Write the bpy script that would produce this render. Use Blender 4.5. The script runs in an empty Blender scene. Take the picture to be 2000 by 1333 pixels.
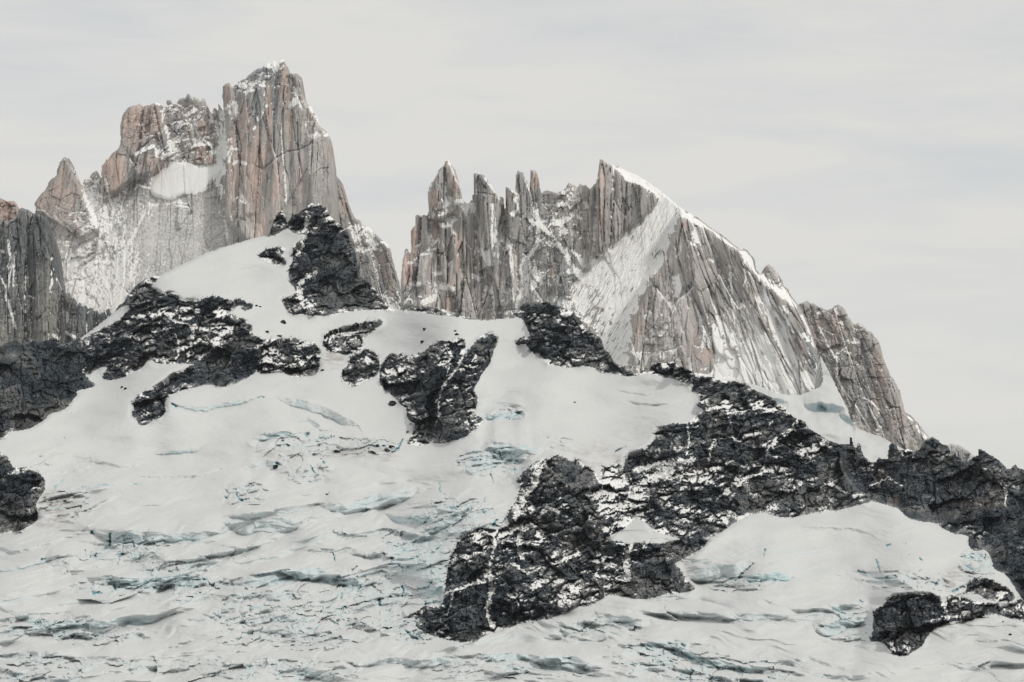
import bpy, bmesh, math, random, time
import numpy as np
T0 = time.time()
HAZE = 0.7e-5
R = math.radians
scene = bpy.context.scene

# ------------------------------------------------------------------ camera
PITCH = R(4.0)
LENS, SENSOR = 85.0, 36.0
K = SENSOR / LENS / 2000.0            # tangent per photograph pixel
cam_d = bpy.data.cameras.new("camera"); cam_d.lens = LENS; cam_d.sensor_width = SENSOR
cam_d.clip_start = 5.0; cam_d.clip_end = 200000.0
cam = bpy.data.objects.new("camera", cam_d); scene.collection.objects.link(cam)
cam.location = (0, 0, 0); cam.rotation_euler = (math.pi/2 + PITCH, 0, 0)
scene.camera = cam

# ------------------------------------------------------------------ sky, sun, exposure
SUN_EL, SUN_AZ = R(43), R(121)         # azimuth from +Y (view direction) towards +X (right)
sdir = (math.cos(SUN_EL)*math.sin(SUN_AZ), math.cos(SUN_EL)*math.cos(SUN_AZ), math.sin(SUN_EL))
world = bpy.data.worlds.new("World"); scene.world = world; world.use_nodes = True
nt = world.node_tree; nt.nodes.clear()
def nn(tree, typ, **kw):
    n = tree.nodes.new(typ)
    for k, v in kw.items():
        if k.startswith('_'): setattr(n, k[1:], v)
    return n
out = nt.nodes.new('ShaderNodeOutputWorld'); bg = nt.nodes.new('ShaderNodeBackground')
sky = nt.nodes.new('ShaderNodeTexSky'); sky.sky_type = 'NISHITA'; sky.sun_disc = False
sky.sun_elevation = SUN_EL; sky.sun_rotation = SUN_AZ
sky.air_density = 1.0; sky.dust_density = 2.0; sky.altitude = 1500
tc = nt.nodes.new('ShaderNodeTexCoord'); mp = nt.nodes.new('ShaderNodeMapping')
mp.inputs['Scale'].default_value = (2.2, 2.2, 13.0); mp.inputs['Rotation'].default_value = (0.0, R(7), 0)
no = nt.nodes.new('ShaderNodeTexNoise'); no.inputs['Scale'].default_value = 3.0; no.inputs['Detail'].default_value = 7
no.inputs['Roughness'].default_value = 0.55; no.inputs['Distortion'].default_value = 0.4
rmp = nt.nodes.new('ShaderNodeMapRange')
rmp.inputs['From Min'].default_value = 0.34; rmp.inputs['From Max'].default_value = 0.60
rmp.inputs['To Min'].default_value = 0.79; rmp.inputs['To Max'].default_value = 1.0
mixc = nt.nodes.new('ShaderNodeMix'); mixc.data_type = 'RGBA'
mixc.inputs['B'].default_value = (7.4, 7.33, 7.08, 1)
nt.links.new(tc.outputs['Generated'], mp.inputs['Vector']); nt.links.new(mp.outputs[0], no.inputs['Vector'])
nt.links.new(no.outputs['Fac'], rmp.inputs['Value']); nt.links.new(rmp.outputs[0], mixc.inputs['Factor'])
nt.links.new(sky.outputs[0], mixc.inputs['A']); nt.links.new(mixc.outputs['Result'], bg.inputs['Color'])
bg.inputs['Strength'].default_value = 0.1
nt.links.new(bg.outputs[0], out.inputs['Surface'])

sun_d = bpy.data.lights.new("sun", 'SUN'); sun_d.energy = 1.6; sun_d.angle = R(6); sun_d.color = (1.0, 0.95, 0.87)
sun = bpy.data.objects.new("sun", sun_d); scene.collection.objects.link(sun)
sun.location = (3000, 1000, 4000)
from mathutils import Vector
sun.rotation_euler = Vector(sdir).to_track_quat('Z', 'Y').to_euler()
vs = scene.view_settings
vs.view_transform = 'Standard'; vs.look = 'None'; vs.gamma = 1.0; vs.exposure = 0.0; vs.use_curve_mapping = False
scene.cycles.max_bounces = 5; scene.cycles.diffuse_bounces = 4; scene.cycles.volume_bounces = 0

# ------------------------------------------------------------------ numeric helpers
def at(px, py, Y):
    """world point at depth Y seen at photograph position px, py"""
    dx = (px - 1000.0)*K; dz = (666.5 - py)*K
    cy = math.cos(PITCH) - dz*math.sin(PITCH); cz = math.sin(PITCH) + dz*math.cos(PITCH)
    return dx/cy*Y, Y, cz/cy*Y
_rng = np.random.RandomState(7)
PERM = np.concatenate([_rng.permutation(1024)]*3).astype(np.int64)
RND = _rng.rand(4, 1024)
GA = _rng.rand(1024)*2*np.pi; GX, GY = np.cos(GA).astype(np.float32), np.sin(GA).astype(np.float32)
def _h(ix, iy, s): return PERM[(PERM[(ix + s*37) & 1023] + iy + s*101) & 1023]
def pn(x, y, s=0):
    x0 = np.floor(x); y0 = np.floor(y); fx = (x-x0).astype(np.float32); fy = (y-y0).astype(np.float32)
    ix = x0.astype(np.int64); iy = y0.astype(np.int64)
    u = fx*fx*fx*(fx*(fx*6-15)+10); v = fy*fy*fy*(fy*(fy*6-15)+10)
    def g(a, b):
        h = _h(ix+a, iy+b, s); return GX[h]*(fx-a) + GY[h]*(fy-b)
    a = g(0,0); b = g(1,0); c = g(0,1); d = g(1,1)
    return (a + u*(b-a) + v*((c + u*(d-c)) - (a + u*(b-a))))*1.5
def fbm(x, y, s=0, o=5, r=0.5, ridged=False):
    t = 0; a = 1.0; n = 0
    for i in range(o):
        v = pn(x*2**i + 13.7*i, y*2**i + 7.1*i, s+i*3)
        if ridged: v = 1 - 2*np.abs(v)
        t = t + a*v; n += a; a *= r
    return t/n
def voro(x, y, s=0, jit=0.9):
    """F1, F2, three random numbers of the nearest cell, offset to its centre"""
    ix = np.floor(x).astype(np.int64); iy = np.floor(y).astype(np.int64)
    F1 = np.full(x.shape, 9.0); F2 = np.full(x.shape, 9.0)
    H = np.zeros(x.shape, np.int64); DX = np.zeros(x.shape); DY = np.zeros(x.shape)
    for a in (-1,0,1):
        for b in (-1,0,1):
            h = _h(ix+a, iy+b, s)
            dx = x - (ix+a+0.5+(RND[0][h]-.5)*jit); dy = y - (iy+b+0.5+(RND[1][h]-.5)*jit)
            d = np.sqrt(dx*dx+dy*dy); m = d < F1
            F2 = np.where(m, F1, np.minimum(F2, d))
            F1 = np.where(m, d, F1); H = np.where(m, h, H); DX = np.where(m, dx, DX); DY = np.where(m, dy, DY)
    return F1, F2, RND[2][H], RND[3][H], RND[0][(H*7+3) & 1023], DX, DY
TONE = []
def facets(u, v, su, sv, s, off=1.0, tilt=1.0, crack=0.0, cw=0.08, tv=1.0):
    """broken rock: every cell its own tilted plane and step, with open joints"""
    F1, F2, a, b, c, dx, dy = voro(u/su, v/sv, s)
    h = (a-.5)*2*off + ((b-.5)*2*dx + (c-.5)*2*dy*tv)*2*tilt
    if crack: h = h + crack*np.exp(-((F2-F1)/cw)**2)
    TONE.append(c)
    return h
def shift_up(D, k):
    return np.concatenate([np.repeat(D[:1], k, 0), D[:-k]], 0)
def ledge(D, slope, st):
    """how strongly the wall steps back just above each point: where snow comes to rest"""
    a = shift_up(D, 2)-D-2*st*slope; b = shift_up(D, 4)-D-4*st*slope
    return np.clip(a, 0, 12)/6 + np.clip(b, 0, 20)/12
def sst(a, b, x):
    t = np.clip((x-a)/(b-a), 0, 1); return t*t*(3-2*t)
def boxblur(A, r, ax):
    if r < 1: return A
    r = int(r); P = [(0,0),(0,0)]; P[ax] = (r+1, r)
    B = np.cumsum(np.pad(A, P, mode='edge'), axis=ax, dtype=np.float64)
    n = A.shape[ax]; lo = np.take(B, np.arange(0, n), axis=ax); hi = np.take(B, np.arange(2*r+1, 2*r+1+n), axis=ax)
    return (hi-lo)/(2*r+1)
def blur(A, rx, ry, n=3):
    for _ in range(n): A = boxblur(boxblur(A, rx, 1), ry, 0)
    return A
def pip(P, x, y):
    """inside test, polygon P as a list of points"""
    P = np.array(P, float); ins = np.zeros(x.shape, bool)
    x0, y0 = P.min(0); x1, y1 = P.max(0)
    bb = (x >= x0) & (x <= x1) & (y >= y0) & (y <= y1)
    xx = x[bb]; yy = y[bb]; r = np.zeros(xx.shape, bool)
    for i in range(len(P)):
        ax, ay = P[i]; bx, by = P[i-1]
        if ay == by: continue
        c = ((ay > yy) != (by > yy)) & (xx < (bx-ax)*(yy-ay)/(by-ay)+ax)
        r ^= c
    ins[bb] = r
    return ins
def line_d(P, x, y, pad=30):
    """distance to an open polyline"""
    P = np.array(P, float); D = np.full(x.shape, 1e3)
    x0, y0 = P.min(0)-pad; x1, y1 = P.max(0)+pad
    bb = (x >= x0) & (x <= x1) & (y >= y0) & (y <= y1)
    xx = x[bb]; yy = y[bb]; d = np.full(xx.shape, 1e6)
    for i in range(len(P)-1):
        ax, ay = P[i]; bx, by = P[i+1]; vx, vy = bx-ax, by-ay
        t = np.clip(((xx-ax)*vx+(yy-ay)*vy)/(vx*vx+vy*vy+1e-9), 0, 1)
        d = np.minimum(d, np.hypot(xx-ax-t*vx, yy-ay-t*vy))
    D[bb] = d
    return D
def blobs(L, x, y):
    """smooth ellipses (cx, cy, rx, ry, amount)"""
    t = np.zeros(x.shape)
    for cx, cy, rx, ry, a in L:
        q = ((x-cx)/rx)**2 + ((y-cy)/ry)**2
        t = np.maximum(t, a*np.exp(-q*q*0.7)) if a >= 0 else t + a*np.exp(-q*q*0.7)
    return t
def grid(x0, x1, y0, y1, st):
    xs = np.arange(x0, x1+st, st); ys = np.arange(y0, y1+st, st)
    return np.meshgrid(xs, ys)
def world_pts(x, y, D):
    dx = (x-1000.0)*K; dz = (666.5-y)*K
    cy = math.cos(PITCH)-dz*math.sin(PITCH); cz = math.sin(PITCH)+dz*math.cos(PITCH)
    return dx/cy*D, D, cz/cy*D
def normals(X, Y, Z):
    ax = [np.gradient(A, axis=1) for A in (X,Y,Z)]; ay = [np.gradient(A, axis=0) for A in (X,Y,Z)]
    nx = ax[1]*ay[2]-ax[2]*ay[1]; ny = ax[2]*ay[0]-ax[0]*ay[2]; nz = ax[0]*ay[1]-ax[1]*ay[0]
    l = np.sqrt(nx*nx+ny*ny+nz*nz)+1e-9; s = np.where(ny > 0, -1, 1)/l
    return nx*s, ny*s, nz*s
def tag(o, label=None, cat=None, group=None, kind=None):
    if label: o['label'] = label
    if cat: o['category'] = cat
    if group: o['group'] = group
    if kind: o['kind'] = kind
    return o
def mesh_from(name, X, Y, Z, fm, attrs, mat, smooth=False, skirt=0.0, parent=None, base=None, bottom=None):
    """the faces fm of a grid as one mesh; skirt > 0 carries the rim back and down as the far side of the mountain"""
    ny, nx = X.shape; idx = np.arange(ny*nx).reshape(ny, nx)
    f = np.stack([idx[1:,:-1], idx[1:,1:], idx[:-1,1:], idx[:-1,:-1]], -1)[fm]
    if len(f) == 0: return None
    co = np.stack([X.ravel(), Y.ravel(), Z.ravel()], 1)
    used = np.unique(f); rem = np.full(ny*nx, -1, np.int64); rem[used] = np.arange(len(used))
    F = rem[f]; V = co[used]
    A = {k: v.ravel()[used] for k, v in attrs.items()}
    if skirt > 0:
        e = np.concatenate([F[:,[0,1]], F[:,[1,2]], F[:,[2,3]], F[:,[3,0]]])
        key = np.minimum(e[:,0], e[:,1])*(len(V)+1)+np.maximum(e[:,0], e[:,1])
        u, inv, cnt = np.unique(key, return_inverse=True, return_counts=True)
        be = e[cnt[inv] == 1]
        bv = np.unique(be); n0 = len(V); prev = {}
        m1 = np.full(n0, -1, np.int64); m1[bv] = n0+np.arange(len(bv))
        m2 = np.full(n0, -1, np.int64); m2[bv] = n0+len(bv)+np.arange(len(bv))
        v1 = V[bv].copy(); v1[:,1] += skirt*0.35; v1[:,2] -= skirt*0.12
        v2 = V[bv].copy(); v2[:,1] += skirt; v2[:,2] -= skirt*0.9
        if bottom is not None:
            lo = V[bv][:,2] < bottom; v1[lo] = V[bv][lo]-np.array([0,0,120.]); v2[lo] = V[bv][lo]-np.array([0,0,400.])
        V = np.concatenate([V, v1, v2])
        F = np.concatenate([F, np.stack([be[:,1], be[:,0], m1[be[:,0]], m1[be[:,1]]], 1),
                            np.stack([m1[be[:,1]], m1[be[:,0]], m2[be[:,0]], m2[be[:,1]]], 1)])
        for k in A: A[k] = np.concatenate([A[k], A[k][bv], A[k][bv]])
    if base is None:
        base = np.array([V[:,0].mean(), V[:,1].mean(), V[:,2].min()])
    org = base
    me = bpy.data.meshes.new(name)
    me.vertices.add(len(V)); me.vertices.foreach_set('co', (V-org).astype(np.float32).ravel())
    me.loops.add(len(F)*4); me.loops.foreach_set('vertex_index', F.astype(np.int32).ravel())
    me.polygons.add(len(F)); me.polygons.foreach_set('loop_start', np.arange(0, len(F)*4, 4, dtype=np.int32))
    me.polygons.foreach_set('use_smooth', np.full(len(F), smooth, bool))
    me.update(calc_edges=True)
    for k, v in A.items():
        a = me.attributes.new(k, 'FLOAT', 'POINT'); a.data.foreach_set('value', v.astype(np.float32))
    me.materials.append(mat)
    o = bpy.data.objects.new(name, me); scene.collection.objects.link(o)
    if parent is None: o.location = org
    else: o.parent = parent; o.location = org - np.array(parent.location)
    return o

# ------------------------------------------------------------------ materials
def mat_new(name):
    m = bpy.data.materials.new(name); m.use_nodes = True; t = m.node_tree; t.nodes.clear()
    o = t.nodes.new('ShaderNodeOutputMaterial'); b = t.nodes.new('ShaderNodeBsdfPrincipled')
    t.links.new(b.outputs[0], o.inputs['Surface']); return m, t, b
def noise(t, scale, detail=6, rough=0.6, vec=None, stretch=None, dist=0.0):
    n = t.nodes.new('ShaderNodeTexNoise'); n.inputs['Scale'].default_value = scale
    n.inputs['Detail'].default_value = detail; n.inputs['Roughness'].default_value = rough; n.inputs['Distortion'].default_value = dist
    c = t.nodes.new('ShaderNodeTexCoord'); v = c.outputs['Object']
    if stretch:
        m = t.nodes.new('ShaderNodeMapping'); m.inputs['Scale'].default_value = stretch
        t.links.new(v, m.inputs['Vector']); v = m.outputs[0]
    t.links.new(v, n.inputs['Vector']); return n.outputs['Fac']
def attr(t, name):
    a = t.nodes.new('ShaderNodeAttribute'); a.attribute_name = name; return a.outputs['Fac']
def ramp(t, v, stops):
    r = t.nodes.new('ShaderNodeValToRGB'); e = r.color_ramp.elements
    e[0].position = stops[0][0]; e[0].color = (*stops[0][1], 1)
    e[1].position = stops[-1][0]; e[1].color = (*stops[-1][1], 1)
    for p, c in stops[1:-1]:
        k = e.new(p); k.color = (*c, 1)
    t.links.new(v, r.inputs[0]); return r.outputs[0]
def mix(t, f, a, b, typ='MIX'):
    m = t.nodes.new('ShaderNodeMix'); m.data_type = 'RGBA'; m.blend_type = typ
    for s, v in (('Factor', f), ('A', a), ('B', b)):
        if isinstance(v, (int, float)): m.inputs[s].default_value = v
        elif isinstance(v, tuple): m.inputs[s].default_value = (*v, 1)
        else: t.links.new(v, m.inputs[s])
    return m.outputs['Result']
def mapr(t, v, a, b, c=0.0, d=1.0):
    m = t.nodes.new('ShaderNodeMapRange'); t.links.new(v, m.inputs['Value'])
    for k, x in zip(('From Min','From Max','To Min','To Max'), (a,b,c,d)): m.inputs[k].default_value = x
    return m.outputs[0]
def math_n(t, op, a, b):
    m = t.nodes.new('ShaderNodeMath'); m.operation = op
    for i, v in enumerate((a, b)):
        if isinstance(v, (int, float)): m.inputs[i].default_value = v
        else: t.links.new(v, m.inputs[i])
    return m.outputs[0]
def bump(t, b, h, strength, dist):
    n = t.nodes.new('ShaderNodeBump'); n.inputs['Strength'].default_value = strength; n.inputs['Distance'].default_value = dist
    t.links.new(h, n.inputs['Height']); t.links.new(n.outputs[0], b.inputs['Normal'])

SNOW_A, SNOW_B = (0.575, 0.588, 0.588), (0.635, 0.645, 0.643)
def snow_colour(t, light_lift=False):
    c = mix(t, noise(t, 0.02, 4), (0.83, 0.83, 0.82) if light_lift else SNOW_A, (0.88, 0.88, 0.87) if light_lift else SNOW_B)  # snow on rock is paler, standing in for light that steep faces lack
    if light_lift: return c
    f = mapr(t, noise(t, 0.006, 5, 0.6, stretch=(1, 1, 3)), 0.52, 0.75, 0, 0.25)   # old, slightly dusty snow
    return mix(t, f, c, (0.56, 0.555, 0.545))
def make_rock(name, base, pink, sc, streak, tone=(0.74, 1.3), snow_soft=(0.42, 0.58)):
    m, t, b = mat_new(name)
    n1 = noise(t, 0.008*sc, 6, 0.6, stretch=streak)
    n2 = noise(t, 0.05*sc, 6, 0.65, stretch=streak)
    n3 = noise(t, 0.35*sc, 4, 0.7)
    c = ramp(t, n1, base)
    pk = mapr(t, math_n(t, 'ADD', attr(t, 'pink'), mapr(t, n2, 0.3, 0.7, -0.35, 0.35)), 0.25, 0.8)
    c = mix(t, pk, c, pink)
    g = mapr(t, n2, 0.25, 0.75, 0.74, 1.24)
    c = mix(t, 1.0, c, _grey(t, g), 'MULTIPLY')
    g3 = mapr(t, n3, 0.3, 0.7, 0.78, 1.2)
    c = mix(t, 1.0, c, _grey(t, g3), 'MULTIPLY')
    c = mix(t, 1.0, c, _grey(t, mapr(t, attr(t, 'tone'), 0, 1, *tone)), 'MULTIPLY')
    sn = math_n(t, 'ADD', attr(t, 'snow'), mapr(t, noise(t, 0.5*sc, 3, 0.6), 0.3, 0.7, -0.10, 0.10))
    c = mix(t, mapr(t, math_n(t, 'ADD', attr(t, 'dust'), mapr(t, noise(t, 0.22*sc, 5, 0.75), 0.35, 0.65, -0.35, 0.35)), 0.12, 0.95, 0, 0.85), c, (0.78, 0.775, 0.76))
    c = mix(t, mapr(t, sn, *snow_soft), c, snow_colour(t, True))
    t.links.new(c, b.inputs['Base Color']); b.inputs['Roughness'].default_value = 0.9
    b.inputs['Specular IOR Level'].default_value = 0.15
    bump(t, b, n3, 0.6, 1.2)
    return m
def _grey(t, v):
    c = t.nodes.new('ShaderNodeCombineColor')
    for i in range(3): t.links.new(v, c.inputs[i])
    return c.outputs[0]
granite = make_rock('granite', [(0.36, (0.255, 0.262, 0.27)), (0.46, (0.335, 0.328, 0.322)), (0.54, (0.385, 0.365, 0.35)), (0.64, (0.46, 0.44, 0.42))],
                    (0.46, 0.368, 0.328), 1.0, (1, 1, 0.16))
cliff_rock = make_rock('grey_slate', [(0.37, (0.10, 0.115, 0.12)), (0.5, (0.18, 0.19, 0.195)), (0.64, (0.31, 0.305, 0.285))],
                    (0.40, 0.29, 0.24), 1.3, (1, 1, 0.12))
dark_rock = make_rock('dark_schist', [(0.36, (0.012, 0.018, 0.024)), (0.5, (0.032, 0.041, 0.049)), (0.65, (0.105, 0.107, 0.105))],
                    (0.10, 0.062, 0.050), 1.6, (1, 1, 0.6), tone=(0.35, 1.9))
def make_snow():
    m, t, b = mat_new('glacier_snow')
    c = snow_colour(t)
    ic = ramp(t, attr(t, 'ice'), [(0.0, (0.61, 0.62, 0.618)), (0.30, (0.53, 0.625, 0.645)), (0.65, (0.24, 0.42, 0.46)), (1.0, (0.07, 0.19, 0.23))])  # blue ice; darkest stops also paint the shade inside crevasses
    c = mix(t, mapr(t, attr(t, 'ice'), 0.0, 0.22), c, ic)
    d = math_n(t, 'MULTIPLY', attr(t, 'dirt'), mapr(t, noise(t, 0.06, 7, 0.7, stretch=(1,1,2)), 0.42, 0.6))
    c = mix(t, d, c, (0.30, 0.27, 0.25))
    t.links.new(c, b.inputs['Base Color']); b.inputs['Roughness'].default_value = 0.75
    b.inputs['Specular IOR Level'].default_value = 0.2
    bump(t, b, noise(t, 0.12, 6, 0.65, stretch=(1, 1, 2.5)), 0.5, 1.5)
    return m
snow_mat = make_snow()
def make_ground():
    m, t, b = mat_new('valley_moraine')
    c = ramp(t, noise(t, 0.004, 8, 0.65), [(0.4, (0.12, 0.12, 0.115)), (0.55, (0.45, 0.45, 0.44)), (0.7, (0.75, 0.75, 0.74))])
    t.links.new(c, b.inputs['Base Color']); b.inputs['Roughness'].default_value = 0.9
    return m
ground_mat = make_ground()

# ------------------------------------------------------------------ ground sheet
bm = bmesh.new()
v0 = [bm.verts.new(p) for p in ((-60000,-60000,-700),(60000,-60000,-700),(60000,90000,-700),(-60000,90000,-700))]
bm.faces.new(v0); bmesh.ops.subdivide_edges(bm, edges=bm.edges[:], cuts=12, use_grid_fill=True)
me = bpy.data.meshes.new('ground'); bm.to_mesh(me); bm.free(); me.materials.append(ground_mat)
g = bpy.data.objects.new('ground', me); scene.collection.objects.link(g); tag(g, kind='structure')

# ================================================================== FRONT MASSIF: glacier, snow domes and dark rock
SIL = [(-290,1500),(-290,730),(-160,700),(-60,690),(0,676),(6,672),(16,668),(28,664),(40,670),(52,664),(60,659),(70,664),(80,668),(92,664),(104,659),(112,664),(124,672),(138,668),(152,663),
(160,658),(188,637),(216,615),(232,596),(242,589),(250,574),(262,560),(280,546),(296,540),(312,538),(340,523),(360,514),(400,494),(450,478),(490,466),(524,458),
(530,442),(538,422),(543,415),(548,410),(553,413),(558,421),(561,434),(566,426),(570,420),(571,412),(575,419),(581,418),(588,411),(594,408),(600,402),(606,399),(610,393),(613,399),(620,400),(622,396),(628,400),(638,405),
(644,420),(658,433),(670,442),(680,454),(686,470),(692,484),(696,496),(700,520),(706,544),(716,547),(724,556),(730,560),(740,574),(752,588),(762,602),(774,604),
(800,601),(816,597),(828,599),(840,598),(853,603),(866,604),(878,608),(890,610),(912,617),(928,624),(950,625),(980,622),(994,619),(1006,610),(1018,597),(1026,591),(1044,587),(1060,590),
(1072,590),(1085,595),(1098,599),(1108,605),(1118,608),(1130,620),(1138,630),(1142,638),(1158,650),(1168,655),(1176,662),(1180,680),(1194,694),(1198,704),(1210,713),(1220,713),(1228,720),
(1238,728),(1246,726),(1254,722),(1264,727),(1270,716),(1278,707),(1296,708),(1316,705),(1324,713),(1344,721),(1358,728),(1376,729),(1394,737),(1412,743),(1436,744),
(1458,748),(1468,757),(1480,764),(1504,774),(1520,786),(1534,796),(1550,814),(1560,818),(1572,822),(1580,836),(1600,848),(1620,860),(1640,867),(1650,868),(1658,866),(1660,851),(1665,856),
(1667,867),(1671,876),(1676,863),(1681,867),(1684,880),(1689,892),(1700,901),(1710,903),(1716,893),(1722,896),(1733,896),(1734,880),(1736,868),(1742,865),(1750,867),
(1756,878),(1766,878),(1776,877),(1784,880),(1794,878),(1800,868),(1808,859),(1820,853),(1832,858),(1840,867),(1852,871),(1858,882),(1861,888),(1865,880),(1869,891),(1872,876),
(1875,893),(1882,901),(1890,900),(1900,893),(1909,889),(1910,878),(1914,876),(1924,881),(1938,890),(1948,896),(1958,904),(1966,914),(1973,915),(1976,911),(1983,907),
(1990,913),(2000,917),(2060,930),(2120,955),(2160,948),(2200,968),(2290,1000),(2290,1500)]
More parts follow.
